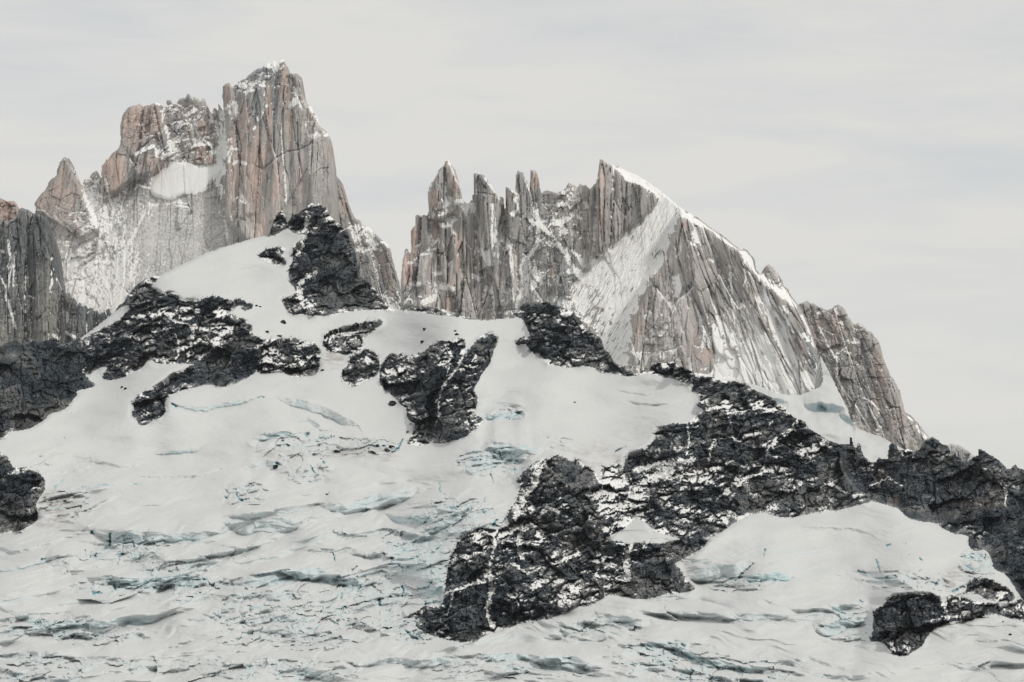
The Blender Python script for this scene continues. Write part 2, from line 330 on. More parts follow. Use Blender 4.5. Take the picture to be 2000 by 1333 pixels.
ROCKS = {   # name: (outline, dusting of snow, dip of the ledges, label)
'P1': ([(-300,600),(152,600),(156,664),(165,672),(170,700),(168,716),(155,724),(166,733),(174,742),(186,754),(170,758),(155,762),(137,766),(152,769),(147,774),(140,783),(127,797),(115,804),(96,807),(90,815),(82,822),(62,834),(48,839),(25,842),(10,848),(8,854),(-20,856),(-300,870)],
   0.04, .2, 'nearly black bare cliff at the left edge, just below the column-jointed wall'),
'P2': ([(156,664),(180,653),(192,645),(220,632),(240,617),(254,604),(251,592),(238,599),(222,611),(226,597),(240,583),(250,568),(262,554),(280,538),(296,532),(314,534),(303,550),(294,559),(304,567),(318,578),(324,573),(342,575),(348,586),(362,591),(374,587),(390,589),(402,581),(418,577),(440,584),(456,588),(466,583),(480,588),(481,594),(464,597),(450,606),(436,610),(430,615),(446,612),(466,620),(484,632),(496,639),(488,646),(498,655),(470,664),(440,672),(412,684),(392,700),(376,712),(360,708),(340,711),(320,710),(308,711),(296,703),(288,702),(284,710),(276,718),(260,725),(240,737),(220,741),(210,744),(198,738),(204,726),(214,718),(200,715),(184,724),(172,733),(160,726),(168,716),(170,700),(165,672)],
   0.50, .35, 'long dark ridge streaked with snow, lying just under the big snow dome'),
'P3': ([(376,712),(392,700),(412,684),(440,672),(470,664),(498,655),(512,661),(508,680),(500,700),(499,726),(485,736),(470,744),(450,752),(434,756),(420,753),(408,750),(394,752),(380,756),(362,760),(338,768),(326,774),(320,788),(322,804),(314,816),(294,820),(294,826),(280,830),(264,828),(272,821),(260,816),(257,806),(264,796),(258,787),(266,778),(270,770),(284,763),(300,761),(312,752),(328,740),(342,730),(360,724)],
   0.30, .35, 'dark rock rib running down to the left into the glacier, narrow at its lower end'),
'P4': ([(512,661),(524,664),(538,659),(550,668),(560,664),(574,660),(590,668),(610,667),(621,680),(624,704),(620,726),(606,735),(590,737),(570,736),(556,728),(548,720),(530,724),(510,729),(499,726),(500,700),(508,680)],
   0.55, .3, 'round-ended dark rock block sprinkled with snow, right end of the long left ridge'),
'B1': ([(467,602),(475,594),(485,590),(494,594),(495,601),(482,605),(474,608)], 0.15, .2, 'small dark rock lump in the snow just right of the long streaked ridge'),
'N1': ([(515,466),(520,440),(530,400),(600,370),(650,370),(700,440),(720,530),(775,606),(760,605),(712,605),(680,608),(650,612),(630,616),(602,616),(590,612),(578,615),(564,612),(556,598),(549,588),(553,583),(572,580),(576,572),(576,562),(566,552),(564,542),(562,530),(566,520),(572,514),(570,500),(572,480),(588,472),(600,468),(600,458),(588,452),(580,457),(568,453),(566,446),(560,443),(554,449),(544,455),(530,459)],
   0.42, .1, 'black pointed nunatak rising from the snow dome in front of the tall tower'),
'N2': ([(504,498),(512,490),(528,484),(548,482),(562,486),(550,493),(548,499),(558,512),(559,519),(538,518),(520,510),(506,504)], 0.35, .1, 'small dark rock patch on the snow dome, left of the pointed nunatak'),
'M1': ([(776,606),(780,590),(816,580),(866,590),(912,605),(932,626),(912,622),(890,618),(862,615),(838,613),(812,607)], 0.10, .0, 'low dark strip of rock along the snow saddle, between the nunatak and the domed outcrop'),
'M2': ([(630,674),(632,652),(652,644),(676,640),(696,634),(712,629),(728,626),(738,621),(747,626),(746,634),(736,638),(728,644),(720,654),(708,658),(704,672),(712,684),(730,688),(741,702),(741,720),(736,732),(712,744),(694,754),(680,754),(668,740),(668,724),(680,712),(684,692),(666,690),(648,688),(636,680)],
   0.55, .2, 'hooked snow-speckled outcrop on the saddle slope, left of the big wedge of rock'),
'M3': ([(741,726),(741,746),(752,762),(766,772),(782,788),(794,798),(795,820),(808,826),(822,828),(808,842),(792,866),(796,869),(820,870),(840,864),(866,866),(908,853),(928,836),(943,822),(940,813),(920,810),(928,798),(932,784),(930,770),(920,768),(932,746),(940,730),(956,710),(960,698),(962,684),(971,670),(966,654),(956,647),(948,652),(930,664),(916,682),(908,700),(900,700),(908,676),(907,664),(900,657),(888,662),(880,668),(860,666),(844,672),(832,684),(816,690),(800,698),(786,692),(770,692),(756,696),(746,708)],
   0.55, .45, 'large wedge-shaped outcrop split by a snow gully, in the middle of the upper glacier'),
'M4': ([(990,624),(1000,590),(1044,570),(1110,580),(1160,630),(1190,670),(1205,700),(1268,724),(1262,729),(1240,733),(1230,736),(1208,732),(1180,726),(1160,717),(1136,713),(1120,716),(1106,718),(1080,711),(1066,713),(1060,698),(1052,688),(1040,688),(1030,680),(1028,671),(1002,675),(1002,670),(1014,665),(1014,657),(1032,658),(1046,652),(1038,656),(1033,650),(1029,640),(1020,622),(1012,618)],
   0.42, .25, 'dome-topped dark outcrop on the ridge crest, in front of the needle-crested mountain'),
'M5': ([(1262,729),(1268,700),(1320,690),(1400,720),(1470,740),(1600,830),(1650,855),(1649,900),(1651,925),(1670,950),(1704,980),(1688,982),(1666,988),(1640,996),(1600,998),(1550,1010),(1518,1009),(1490,1001),(1470,1003),(1456,1009),(1430,1022),(1412,1036),(1390,1049),(1362,1047),(1350,1052),(1326,1052),(1302,1043),(1280,1040),(1262,1021),(1242,1008),(1218,996),(1212,962),(1209,950),(1212,930),(1218,908),(1228,888),(1250,884),(1262,874),(1280,858),(1278,846),(1286,834),(1312,826),(1324,829),(1346,824),(1364,810),(1378,801),(1366,796),(1356,790),(1366,784),(1368,770),(1354,768),(1348,760),(1358,749),(1336,748),(1320,740),(1296,736),(1280,731)],
   0.46, .3, 'broad dark hump of rock right of centre, snow-speckled and rusty in places'),
'M5b': ([(1650,850),(1700,840),(1800,820),(1900,850),(2300,860),(2300,1260),(2040,1200),(2000,1176),(1992,1164),(1982,1146),(1964,1122),(1940,1110),(1938,1100),(1934,1084),(1924,1072),(1912,1072),(1908,1078),(1896,1073),(1890,1062),(1893,1045),(1862,1042),(1844,1034),(1830,1022),(1800,1018),(1780,1014),(1766,1006),(1752,992),(1724,984),(1708,977),(1704,980),(1670,950),(1651,925),(1649,900)],
   0.22, .0, 'jagged black ridge with small pinnacles along its crest, at the right edge'),
'GL': ([(1172,916),(1212,902),(1212,930),(1209,950),(1212,962),(1218,996),(1242,1010),(1216,1034),(1180,1052),(1176,1034),(1196,1000),(1194,980),(1178,966),(1178,948)], 1.0, .1, 'snow-choked gully of scattered stones between the central cliff and the broad hump'),
'M6': ([(1056,896),(1074,895),(1094,890),(1112,900),(1120,904),(1124,894),(1136,906),(1158,920),(1168,932),(1178,948),(1178,966),(1194,980),(1196,1000),(1176,1034),(1180,1054),(1210,1059),(1230,1063),(1262,1061),(1294,1062),(1306,1056),(1330,1053),(1350,1052),(1362,1047),(1384,1052),(1374,1068),(1350,1082),(1334,1090),(1316,1100),(1332,1118),(1338,1132),(1360,1149),(1342,1156),(1290,1162),(1262,1169),(1236,1169),(1210,1164),(1186,1162),(1174,1171),(1154,1178),(1136,1182),(1100,1198),(1074,1208),(1028,1215),(992,1226),(952,1236),(926,1254),(892,1254),(860,1246),(834,1238),(804,1218),(826,1212),(808,1202),(830,1182),(862,1184),(868,1160),(870,1140),(874,1104),(878,1090),(888,1070),(900,1052),(924,1036),(950,1030),(970,1034),(980,1034),(994,1026),(988,1008),(1000,990),(1008,976),(1012,960),(1018,946),(1006,942),(1016,926),(1036,908)],
   0.44, .3, 'high central dark cliff with an icefall on its left and snow below its foot'),
'M7': ([(1696,1253),(1706,1232),(1704,1200),(1708,1189),(1720,1184),(1740,1166),(1756,1161),(1780,1162),(1822,1161),(1834,1172),(1840,1186),(1850,1168),(1880,1167),(1900,1174),(1930,1178),(1980,1178),(1990,1168),(2004,1180),(2300,1190),(2300,1240),(2005,1211),(1970,1207),(1940,1197),(1910,1205),(1890,1210),(1850,1214),(1820,1232),(1810,1242),(1800,1260),(1780,1275),(1770,1281),(1750,1281),(1738,1270),(1728,1258),(1716,1253)],
   0.36, .1, 'blunt brownish rock buttress in the lower right, snow curving round its foot'),
'M7b': ([(1880,1145),(1890,1136),(1910,1126),(1930,1130),(1950,1140),(1975,1155),(1983,1166),(1975,1175),(1950,1174),(1925,1170),(1910,1160),(1885,1158)], 0.42, .1, 'small rounded outcrop perched just above the blunt buttress in the lower right'),
'M8': ([(-300,870),(-20,882),(2,882),(12,892),(18,902),(24,914),(40,912),(60,918),(76,924),(86,936),(88,954),(76,972),(69,984),(74,1008),(70,1018),(50,1030),(36,1037),(0,1042),(-60,1056),(-300,1090)], 0.22, .0, 'dark rock buttress cut by the left edge, with dirty ice against its side'),
}
ST = 1.6
x, y = grid(-270, 2270, 380, 1440, ST)
print('front grid', x.shape, round(time.time()-T0, 1))
wx = fbm(x/9, y/9, 11, 3)*2.2; wy = fbm(x/9+50, y/9, 12, 3)*2.2
inside = pip(SIL, x+wx*0.7, y+wy*0.7)
n_fine = fbm(x/5, y/3.5, 21, 3, .6); n_mid = fbm(x/16, y/11, 22, 3, .6)
names = list(ROCKS); lab = np.zeros(x.shape, np.int16); best = np.full(x.shape, 0.5)
rockm = np.zeros(x.shape); dustp = np.zeros(x.shape); dip = np.zeros(x.shape); wsum = np.zeros(x.shape)+1e-3
near_any = np.zeros(x.shape)
xw = x+wx*1.5; yw = y+wy*1.2
for i, nme in enumerate(names):
    P, dsf, dp, _ = ROCKS[nme]
    m = pip(P, xw, yw).astype(float)
    soft = blur(m, 3, 2, 2)
    gys = np.gradient(soft, axis=0); upper = sst(-.02, .04, gys)
    s2 = soft + (0.06+0.34*upper)*n_fine + (0.04+0.10*upper)*n_mid
    near_any += m
    w = blur(m, 5, 5, 2); dustp += w*dsf; dip += w*dp; wsum += w
    ok = (s2 > 0.46) & (soft > best-0.45) & (soft > 0.03)
    pri = np.where(ok, soft, 0); take = pri > best - 0.5
    take = ok & (soft >= rockm)
    lab[take] = i+1; rockm = np.where(take, soft, rockm)
# between two touching outlines there is no snow seam
core = blur(near_any.clip(0, 1), 2, 2, 1) > 0.93
for i, nme in enumerate(names):
    m = pip(ROCKS[nme][0], xw, yw); lab[core & m & (lab == 0)] = i+1
dustp /= wsum; dip /= wsum
rock = (lab > 0).astype(float)
rk = blur(near_any.clip(0,1), 2, 2, 2)
print('labels', round(time.time()-T0, 1))

# large relief: steep where rock, gentle where snow, integrated up the slope
s_m = K*3400.0
cot = 2.75*(1-blur(rk, 10, 10, 2)) + 0.75*blur(rk, 10, 10, 2)
dev = (cot-cot.mean())*s_m*ST
integ = np.flip(np.cumsum(np.flip(dev, 0), 0), 0)
relief = integ - blur(integ, 90, 55, 2)
relief = blur(relief, 26, 6, 3)
D = 2620 + (1333-y)*1.98 + relief*0.9
D += fbm(x/260, y/110, 31, 3)*40
# which rocks stand forward, which lie back
def push(poly, amt, rx=8, ry=8):
    global D
    D = D + amt*blur(pip(poly, x, y).astype(float), rx, ry, 2)
push(ROCKS['M5b'][0], 95, 4, 5)
push([(600,380),(700,380),(780,610),(660,612),(610,540),(620,450)], 25, 4, 5)
push([(1080,890),(1180,940),(1180,1040),(1060,1050),(1060,960)], -25, 6, 6)
push([(1236,1100),(1316,1095),(1325,1160),(1235,1172)], -22, 3, 3)
push([(880,1150),(940,1130),(950,1230),(890,1256)], -18, 3, 4)
push([(1300,800),(1400,780),(1500,860),(1420,900),(1280,880)], -18, 8, 6)
push([(860,700),(960,650),(935,850),(865,860)], -14, 3, 4)

# snow surface
snow_w = 1-blur(rk, 3, 3, 2)
D += snow_w*(fbm(x/230, y/120, 41, 2)*60 + fbm(x/110, (y+.15*x)/42, 44, 2)*11 + fbm(x/60, y/26, 42, 3)*3.2 + fbm(x/14+y/40, y/5, 43, 3)*.9)
BS = np.clip(-np.gradient(blur(D, 2, 2, 1), axis=0)/ST, .9, 4.0)
ice = np.zeros(x.shape)
SCARPS = [  # lip polyline, height in pixels, icy look
([(322,786),(350,791),(400,793),(450,784),(500,776),(522,772)], 10, .25), ([(530,775),(580,779),(630,794),(670,811),(700,832),(714,858)], 20, .22),
([(488,857),(520,849),(550,841),(572,846),(592,860)], 11, .3), ([(570,822),(600,812),(625,832),(640,838)], 12, .2), ([(296,889),(320,882),(360,878),(382,878),(402,871)], 8, .3),
([(150,902),(185,898),(240,909),(290,906)], 7, .12), ([(240,930),(330,930),(385,927),(430,914),(475,905)], 6, .1), ([(470,915),(500,905),(520,895),(545,905),(560,912)], 16, .2),
([(418,1008),(500,1000),(560,990),(605,984),(640,984)], 13, .22), ([(430,1022),(480,1018),(560,1010),(590,1012),(610,1000)], 30, .24), ([(600,987),(660,982),(720,972),(770,958),(800,955),(850,954)], 26, .26),
([(640,962),(700,955),(750,944),(800,937),(830,944),(860,956)], 5, .15), ([(150,1036),(190,1037),(215,1042),(290,1044),(345,1042),(392,1040),(420,1032),(448,1022),(472,1040)], 20, .3),
([(-150,1130),(-20,1112),(40,1106),(80,1092),(130,1082),(168,1083),(200,1084)], 9, .25), ([(-150,1105),(0,1082),(60,1070),(150,1042),(200,1010),(242,990)], 6, .12),
([(90,1095),(120,1092),(150,1104)], 14, .12), ([(145,1140),(180,1128),(215,1124),(240,1126),(272,1130),(330,1122),(400,1128),(470,1124)], 26, .32), ([(340,1092),(400,1090),(440,1096)], 16, .2),
([(-60,1178),(0,1184),(40,1200),(70,1207),(120,1214),(180,1213),(240,1206),(300,1199),(360,1190),(425,1176)], 17, .3), ([(-60,1240),(20,1230),(60,1222),(110,1228),(160,1234),(240,1228)], 16, .22),
([(-100,1290),(60,1295),(120,1284),(200,1282),(300,1288),(380,1280)], 8, .15), ([(280,1282),(320,1265),(370,1250),(376,1254)], 10, .12),
([(395,1142),(450,1132),(500,1122),(540,1117),(580,1107),(620,1112),(650,1122),(700,1130),(790,1132)], 24, .3), ([(400,1108),(440,1080),(500,1066),(540,1066)], 12, .12),
([(580,1078),(620,1072),(680,1068),(730,1080),(780,1090)], 14, .15), ([(430,1206),(500,1205),(560,1200),(600,1206),(660,1200)], 15, .25), ([(460,1235),(520,1225),(580,1238),(640,1230)], 12, .2), ([(620,1205),(680,1206),(740,1226),(760,1250)], 14, .15),
([(480,1300),(530,1298),(570,1302),(620,1315),(700,1330)], 13, .25), ([(640,1288),(700,1290),(760,1282),(800,1290),(850,1288),(900,1278),(960,1274)], 16, .25), ([(870,1283),(950,1276),(1050,1278),(1110,1280),(1160,1298),(1230,1318)], 17, .28), ([(930,1316),(1000,1308),(1050,1293),(1100,1292),(1160,1306),(1220,1330)], 16, .25),
([(1186,1192),(1230,1195),(1290,1192),(1360,1198),(1440,1198),(1500,1200),(1560,1190),(1640,1190)], 13, .22), ([(1130,1216),(1150,1208),(1190,1200),(1250,1207),(1290,1216)], 26, .2), ([(1060,1245),(1110,1222),(1140,1210),(1168,1220)], 18, .2),
([(1150,1266),(1220,1258),(1290,1252),(1330,1264),(1380,1285),(1440,1300),(1500,1312),(1560,1330)], 15, .3), ([(1500,1300),(1580,1282),(1620,1296),(1680,1310)], 10, .15),
([(1330,1118),(1380,1106),(1430,1100),(1480,1096)], 34, .25), ([(1440,1126),(1480,1118),(1520,1116),(1560,1128)], 20, .5), ([(1550,1028),(1620,1030),(1670,1032),(1700,1042),(1722,1058)], 6, .12),
([(1600,1195),(1650,1180),(1700,1182)], 10, .25), ([(1580,1222),(1640,1212),(1700,1200)], 28, .3), ([(1660,1116),(1720,1120),(1770,1140),(1800,1160)], 12, .2), ([(1880,1250),(1940,1252),(2010,1240),(2150,1230)], 6, .1), ([(1780,1330),(1880,1310),(1940,1298),(2020,1294),(2150,1290)], 6, .1),
([(930,790),(970,784),(1010,790),(1026,796)], 8, .2), ([(930,805),(960,812),(1000,806),(1024,797)], 12, .35), ([(1200,762),(1260,770),(1300,764)], 4, .05), ([(1220,782),(1270,790),(1310,786)], 5, .05), ([(945,880),(965,862),(1000,868),(1040,880)], 34, .3),
([(820,1030),(860,1020),(900,1002),(920,985)], 20, .3), ([(740,1000),(790,1010),(840,1006),(870,1000)], 14, .3), ([(1560,850),(1600,870),(1640,880)], 8, .1)]
for (L, h, ic) in SCARPS:
    P = np.array(L, float); x0, x1 = P[:,0].min(), P[:,0].max()
    if P[0,0] > P[-1,0]: P = P[::-1]
    P = P[np.argsort(P[:,0], kind='stable')]
    sl = (x[0] > x0-5) & (x[0] < x1+5); c = np.where(sl)[0]
    if len(c) == 0: continue
    c0, c1 = c[0], c[-1]+1; X_ = x[:,c0:c1]; Y_ = y[:,c0:c1]
    yl = np.interp(X_, P[:,0], P[:,1]) + fbm(X_/34, Y_/60+h, 51, 2)*h*0.3 + fbm(X_/9, Y_/7, 54, 2)*1.2
    tp = sst(0, 1, np.minimum(X_-x0+4, x1-X_+4)/(0.32*(x1-x0)))
    hh = h*tp*(0.95+0.25*fbm(X_/60, Y_/90+3*h, 52, 1)); v = yl-Y_; A = .86*hh*BS[:,c0:c1]
    Lr = 14+h
    o = np.where(v > 0, -A/2*np.exp(-np.clip(v,0,None)/Lr), np.where(v > -hh, -A/2 - A*v/np.maximum(hh,.1), A/2*np.exp(np.clip(v+hh,-500,0)/Lr)))
    o = o + 3.0*tp*np.exp(-((v+hh)/1.8)**2)*(ic > .2)
    wS = snow_w[:,c0:c1]
    D[:,c0:c1] += o*wS
    f = sst(0, 2, -v)*sst(-3, 0, v+hh)*tp
    ice[:,c0:c1] = np.maximum(ice[:,c0:c1], f*ic*(0.75+0.5*fbm(X_/30, Y_/8, 53, 3)))
ZONES = [(590,870,90,30,.9),(110,905,90,30,.35),(130,985,55,32,.7),(480,965,45,22,.8),(600,925,48,20,.8),(720,872,70,16,.9),(250,1075,75,30,.9),(340,1112,80,16,.9),(210,1150,80,16,.8),
(370,1145,80,16,.8),(90,1222,110,24,.8),(190,1240,90,22,.8),(60,1305,130,30,.7),(300,1300,120,20,.5),(590,1190,170,55,.85),(740,1160,110,45,.95),(810,1075,80,45,1.),(890,1015,85,40,1.),(960,905,60,36,1.),
(700,1045,90,16,.4),(580,1245,150,26,.8),(850,1150,45,60,1.),(800,1225,60,30,.8),(1300,1285,110,30,1.),(1410,1310,150,24,.9),(1170,1230,90,22,.5),(1660,1225,60,40,.5),(1780,1135,110,20,.6),(1910,1105,40,36,.9),(1450,1142,80,14,.7),
(1290,800,70,36,.22),(540,1308,170,22,.8),(1000,1305,180,22,.6),(440,1082,70,14,.7),(160,1100,100,30,.35),(1060,870,80,26,.35),(1500,1210,200,14,.3),(990,810,40,14,.6),(1100,840,140,30,.15),(360,1170,120,14,.4)]
zone = blobs(ZONES, x+fbm(x/40, y/20, 61, 3)*18, y+fbm(x/40, y/20, 62, 3)*10)
zone = np.maximum(zone, sst(1020, 1150, y)*0.14)*sst(0.25, 0.75, snow_w)
zone *= sst(-0.55, 0.1, fbm(x/70, y/24, 63, 3)+zone*0.35)
qx = x + fbm(x/30, y/14, 64, 3)*9; qy = y + 0.22*(x-1000)*np.where(x < 900, .6, -.2) + fbm(x/30, y/14, 65, 3)*6
def terrace(P, w, sx, sy, wa, cs, seed, gate, jump, steep):
    """stacked ice steps: gentle treads, steep risers, broken sideways into blocks where it is crushed"""
    wrp = fbm(x/sx, (y+tilt)/sy, seed, 2)*wa + fbm(x/(sx*.22), (y+tilt)/(sy*.3), seed+5, 2)*P*.16
    F1, F2, a, b, c, dx, dy = voro((x+fbm(x/(sx*.3), y/(sy*.3), seed+4, 2)*P*.6)/cs[0], (y+tilt+wrp)/cs[1], seed+1)
    j = jump*sst(.15, .7, gate)
    ph = (y + tilt + wrp)/P + j*((a-.5)*1.1 + dx*(b-.5)*.8)
    f = ph-np.floor(ph)
    gg = sst(.03, .6, gate)*(0.85+.5*fbm(x/(sx*.7), y/(sy*.5), seed+6, 2))
    o = np.where(f < w, -.5+f/w, .5-(f-w)/(1-w))
    joint = np.exp(-((F2-F1)/.06)**2)*(c > .6)*j
    riser = sst(0, .05, f)*sst(w*1.15, w*.8, f)
    tiltb = j*((b-.5)*dx*1.6 + (c-.5)*dy*1.0)*P*.55
    return (o*steep*w*P*BS + tiltb)*gg, joint, riser*np.clip(gg, 0, 1)*(0.45+.7*b*j+.3*(1-j)), joint*riser
tilt = np.where(x < 1000, .20*(x-1000), -.10*(x-1000)) + 0*y
low = sst(860, 1020, y)*sst(.3, .8, snow_w)*(1-.7*sst(1330, 1400, x)*sst(1190, 1150, y))
D += low*(fbm(x/170, (y+tilt+fbm(x/90, y/60, 75, 2)*26)/19, 76, 3)*14 + zone*fbm(x/50, (y+tilt)/12, 77, 3)*6)
zA = np.clip(sst(850, 1000, y)*sst(-.3, .25, fbm(x/260, y/110, 72, 2))*.75 + zone*.4, 0, 1)*sst(.3, .8, snow_w)
zA *= 1-.8*sst(1330, 1400, x)*sst(1190, 1150, y)
zA *= 1-.85*blobs([(330,1000,110,30,1.),(820,900,130,40,1.),(700,920,120,16,1.),(250,1190,120,12,1.),(1400,1240,120,22,1.),(1800,1250,130,60,1.)], x, y)
for (P_, w_, sx_, sy_, wa_, cs_, sd_, gt_, jp_, sp_) in [(52, .30, 330, 150, 70, (150, 58), 300, zA, .25, .80), (24, .36, 110, 50, 26, (44, 24), 310, np.clip(zone*1.1+zA*.12, 0, 1), 1., .82), (11, .40, 46, 24, 12, (19, 11), 320, zone*sst(-.5, .2, fbm(x/45, y/22, 73, 2)), 1., .8)]:
    o_, jt, rs, jr = terrace(P_, w_, sx_, sy_, wa_, cs_, sd_, gt_, jp_, sp_)
    D += o_ + jt*P_*.14*gt_
    ice = np.maximum(ice, rs*np.where(P_ > 20, .20, .25)); ice = np.maximum(ice, jr*gt_*.6)
D += blur(zone, 3, 3, 1)*fbm(x/14, y/8, 74, 4)*5
# bluish bare ice in the icefalls
icy = blobs([(820,1080,70,45,.5),(860,1160,40,60,.6),(890,1010,70,35,.4),(950,900,45,30,.45),(740,1165,60,30,.35),(1000,812,24,7,.75),(1660,1215,50,30,.3),(1500,1130,60,10,.45),(230,1060,50,25,.25),(250,1130,60,12,.3),(130,950,40,18,.3),(840,1230,30,16,.5),(1310,1270,50,22,.4),(1030,875,20,8,.6)], x, y)
ice = np.maximum(ice, icy*sst(-.35, .45, fbm(x/9, y/6, 71, 4))*0.75*snow_w)
# single crevasses
CREV = [([(1711,1093),(1715,1105),(1719,1118)],2.2,1.),([(975,884),(980,896)],2.2,1.),([(858,945),(859,961)],3.2,.8),([(868,968),(871,976)],2.5,.8),([(1430,1140),(1445,1125),(1470,1102)],2,.7),([(1491,1085),(1494,1075)],2.5,.8),([(502,777),(515,776)],3,.9),([(335,788),(344,794)],3,.8),
([(180,1040),(184,1046)],4,1.),([(215,1043),(216,1072)],2.5,1.),([(232,1088),(240,1082)],4,.95),([(243,1062),(260,1060),(262,1068)],1.6,.9),([(275,1063),(290,1076)],1.4,.8),([(166,1075),(168,1088)],1.4,.9),([(178,1078),(177,1090)],1.4,.9),([(82,1094),(88,1092)],3,.7),
([(178,1150),(182,1160),(195,1158)],3,.8),([(222,1145),(226,1152)],3,.9),([(330,1115),(336,1120)],3,.7),([(440,970),(444,976)],3,.9),([(462,968),(466,974),(474,978)],4,.9),([(552,862),(562,870)],3,.95),([(596,852),(602,848)],3,.7),([(626,896),(632,904)],3,.9),([(606,910),(612,920),(620,930)],1.5,.7),
([(190,948),(220,948)],2.4,.55),([(160,953),(190,953)],2.2,.45),([(254,946),(276,945)],1.6,.5),([(104,955),(112,945),(120,940)],4,.6),([(636,966),(642,965)],2,.9),([(760,1098),(775,1090),(790,1072)],3,.6),([(970,1016),(962,1026)],3,.8),([(945,980),(947,970)],3,.6),([(880,995),(892,990)],3,.8),
([(650,1080),(653,1094)],1.8,.8),([(688,1114),(697,1107)],2,.8),([(668,1160),(666,1170)],3,.8),([(666,1190),(674,1186),(680,1194)],2.2,.9),([(740,1170),(742,1182)],3,.9),([(785,1165),(788,1150),(785,1145)],2.4,.9),([(790,1230),(800,1240),(815,1248)],3.2,.8),([(1330,1258),(1336,1262)],3,.8),([(1330,1272),(1345,1285),(1358,1290)],3,.8),([(1295,1272),(1296,1282)],2,.9),
([(1130,1235),(1150,1222),(1165,1210)],1.6,.6),([(1162,1196),(1166,1204)],2,.6),([(1676,1116),(1694,1120)],2.2,.6),([(1680,1173),(1684,1177)],2,.7),([(1640,1197),(1650,1199)],2.4,.7),([(1765,1136),(1767,1146)],2.4,.7),([(1790,1136),(1792,1150)],2.4,.6),([(1822,1150),(1832,1134)],2.4,.7),([(1730,1068),(1738,1064)],3.4,.6),([(1760,1062),(1768,1062)],2.4,.5),([(1892,1084),(1898,1090)],4,.7),([(1890,1108),(1900,1112),(1918,1108)],4,.75),([(1910,1090),(1916,1086)],4,.8),([(1796,1090),(1800,1094)],2,.8),([(1860,1156),(1880,1146)],3.4,1.),
([(765,884),(778,876),(790,852),(796,844)],2,.95),([(285,768),(300,763),(315,755),(332,742)],2.2,1.),([(256,786),(268,777)],1.6,1.),([(1205,1059),(1218,1062),(1228,1066)],2.4,1.),([(975,1030),(990,1010),(1000,990)],2.0,.95),([(540,905),(548,908)],3,.9),([(1200,884),(1214,876),(1222,873)],1.4,.9)]
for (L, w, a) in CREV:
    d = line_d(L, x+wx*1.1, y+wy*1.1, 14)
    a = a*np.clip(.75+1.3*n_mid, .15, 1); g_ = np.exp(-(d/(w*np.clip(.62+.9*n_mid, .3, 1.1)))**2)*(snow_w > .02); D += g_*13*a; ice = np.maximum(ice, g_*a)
# long wind lips and bedding lines drawn by old snow layers
lay = np.zeros(x.shape)
for (L, w) in [([(600,1001),(640,1001),(680,996),(740,978),(800,962)],1.6),([(600,1000),(520,1004),(450,1017)],1.4),([(1350,1098),(1430,1088),(1475,1068),(1505,1062)],2),([(1560,1076),(1500,1078),(1460,1092)],2),([(1480,1118),(1530,1108),(1600,1118),(1640,1126)],2),
               ([(225,955),(240,968),(275,973)],1.5),([(1500,1100),(1560,1082),(1600,1078)],2),([(905,898),(930,890),(955,876)],1.3),([(1170,1240),(1220,1218),(1260,1210)],1.6)]:
    g_ = np.exp(-(line_d(L, x+wx, y+wy, 14)/w)**2)*snow_w; lay = np.maximum(lay, g_)
D += lay*2.2; ice = np.maximum(ice, lay*0.22)
dirt = blobs([(110,985,40,26,.8),(95,1010,40,20,.6),(700,885,70,12,.7),(650,700,30,20,.75),(1880,1130,40,26,.55),(1160,890,60,24,.35),(760,895,24,8,.5),(1250,850,60,30,.22),(1350,1140,30,6,.5),(1440,1145,40,5,.6),(420,1150,60,14,.2),(560,890,40,16,.25)], x, y)*snow_w

# rock relief
ca, sa = math.cos(.27), math.sin(.27)
jx = x + fbm(x/24, y/24, 81, 3)*8; jy = y + fbm(x/24, y/24, 82, 3)*8
u = jx*ca - jy*sa; v = jx*sa + jy*ca
rw = blur(rk, 2, 2, 1)
steep = blobs([(70,740,110,90,1.),(660,540,45,60,1.),(1285,1130,45,40,1.),(920,1180,60,70,.8),(1780,960,150,90,.9),(1950,1050,80,120,.9),(1130,930,45,30,.8),(430,725,70,30,.7),(1770,1200,60,40,.9),(30,980,60,50,1.),(300,690,60,25,.6),(1300,870,60,30,.7),(860,840,50,30,.9),(1500,980,120,30,.6)], x, y)
TONE.clear()
big = facets(u, v, 74, 46, 83, 17, 30, 6, .05)
mid = facets(u+4, v, 23, 14, 84, 6, 12, 2, .10)
sml = facets(u, v+3, 9.5, 5.6, 85, 1.8, 4, 1, .14)
tny = facets(u, v, 4.4, 3.2, 86, .8, 1.7)
ver = facets(jx, jy, 15, 62, 87, 5, 9, 3, .10, .4) + facets(jx, jy, 6.5, 30, 88, 2, 3.8, 1, .12, .4)
rel = (big*.8 + (mid+sml)*(1-.45*steep) + tny + ver*steep*.8)
vv = v + fbm(u/60, v/22, 89, 3)*16; sp = vv/17 + .35*TONE[0]; sp = sp-np.floor(sp); rel = rel + (sp-.5)*-5.2*(1-.6*steep)
D += rw*rel
tone = np.clip(.5 + .55*(TONE[0]-.5) + .7*(TONE[1]-.5) + .5*(TONE[2]-.5) + .35*(TONE[3]-.5), 0, 1)
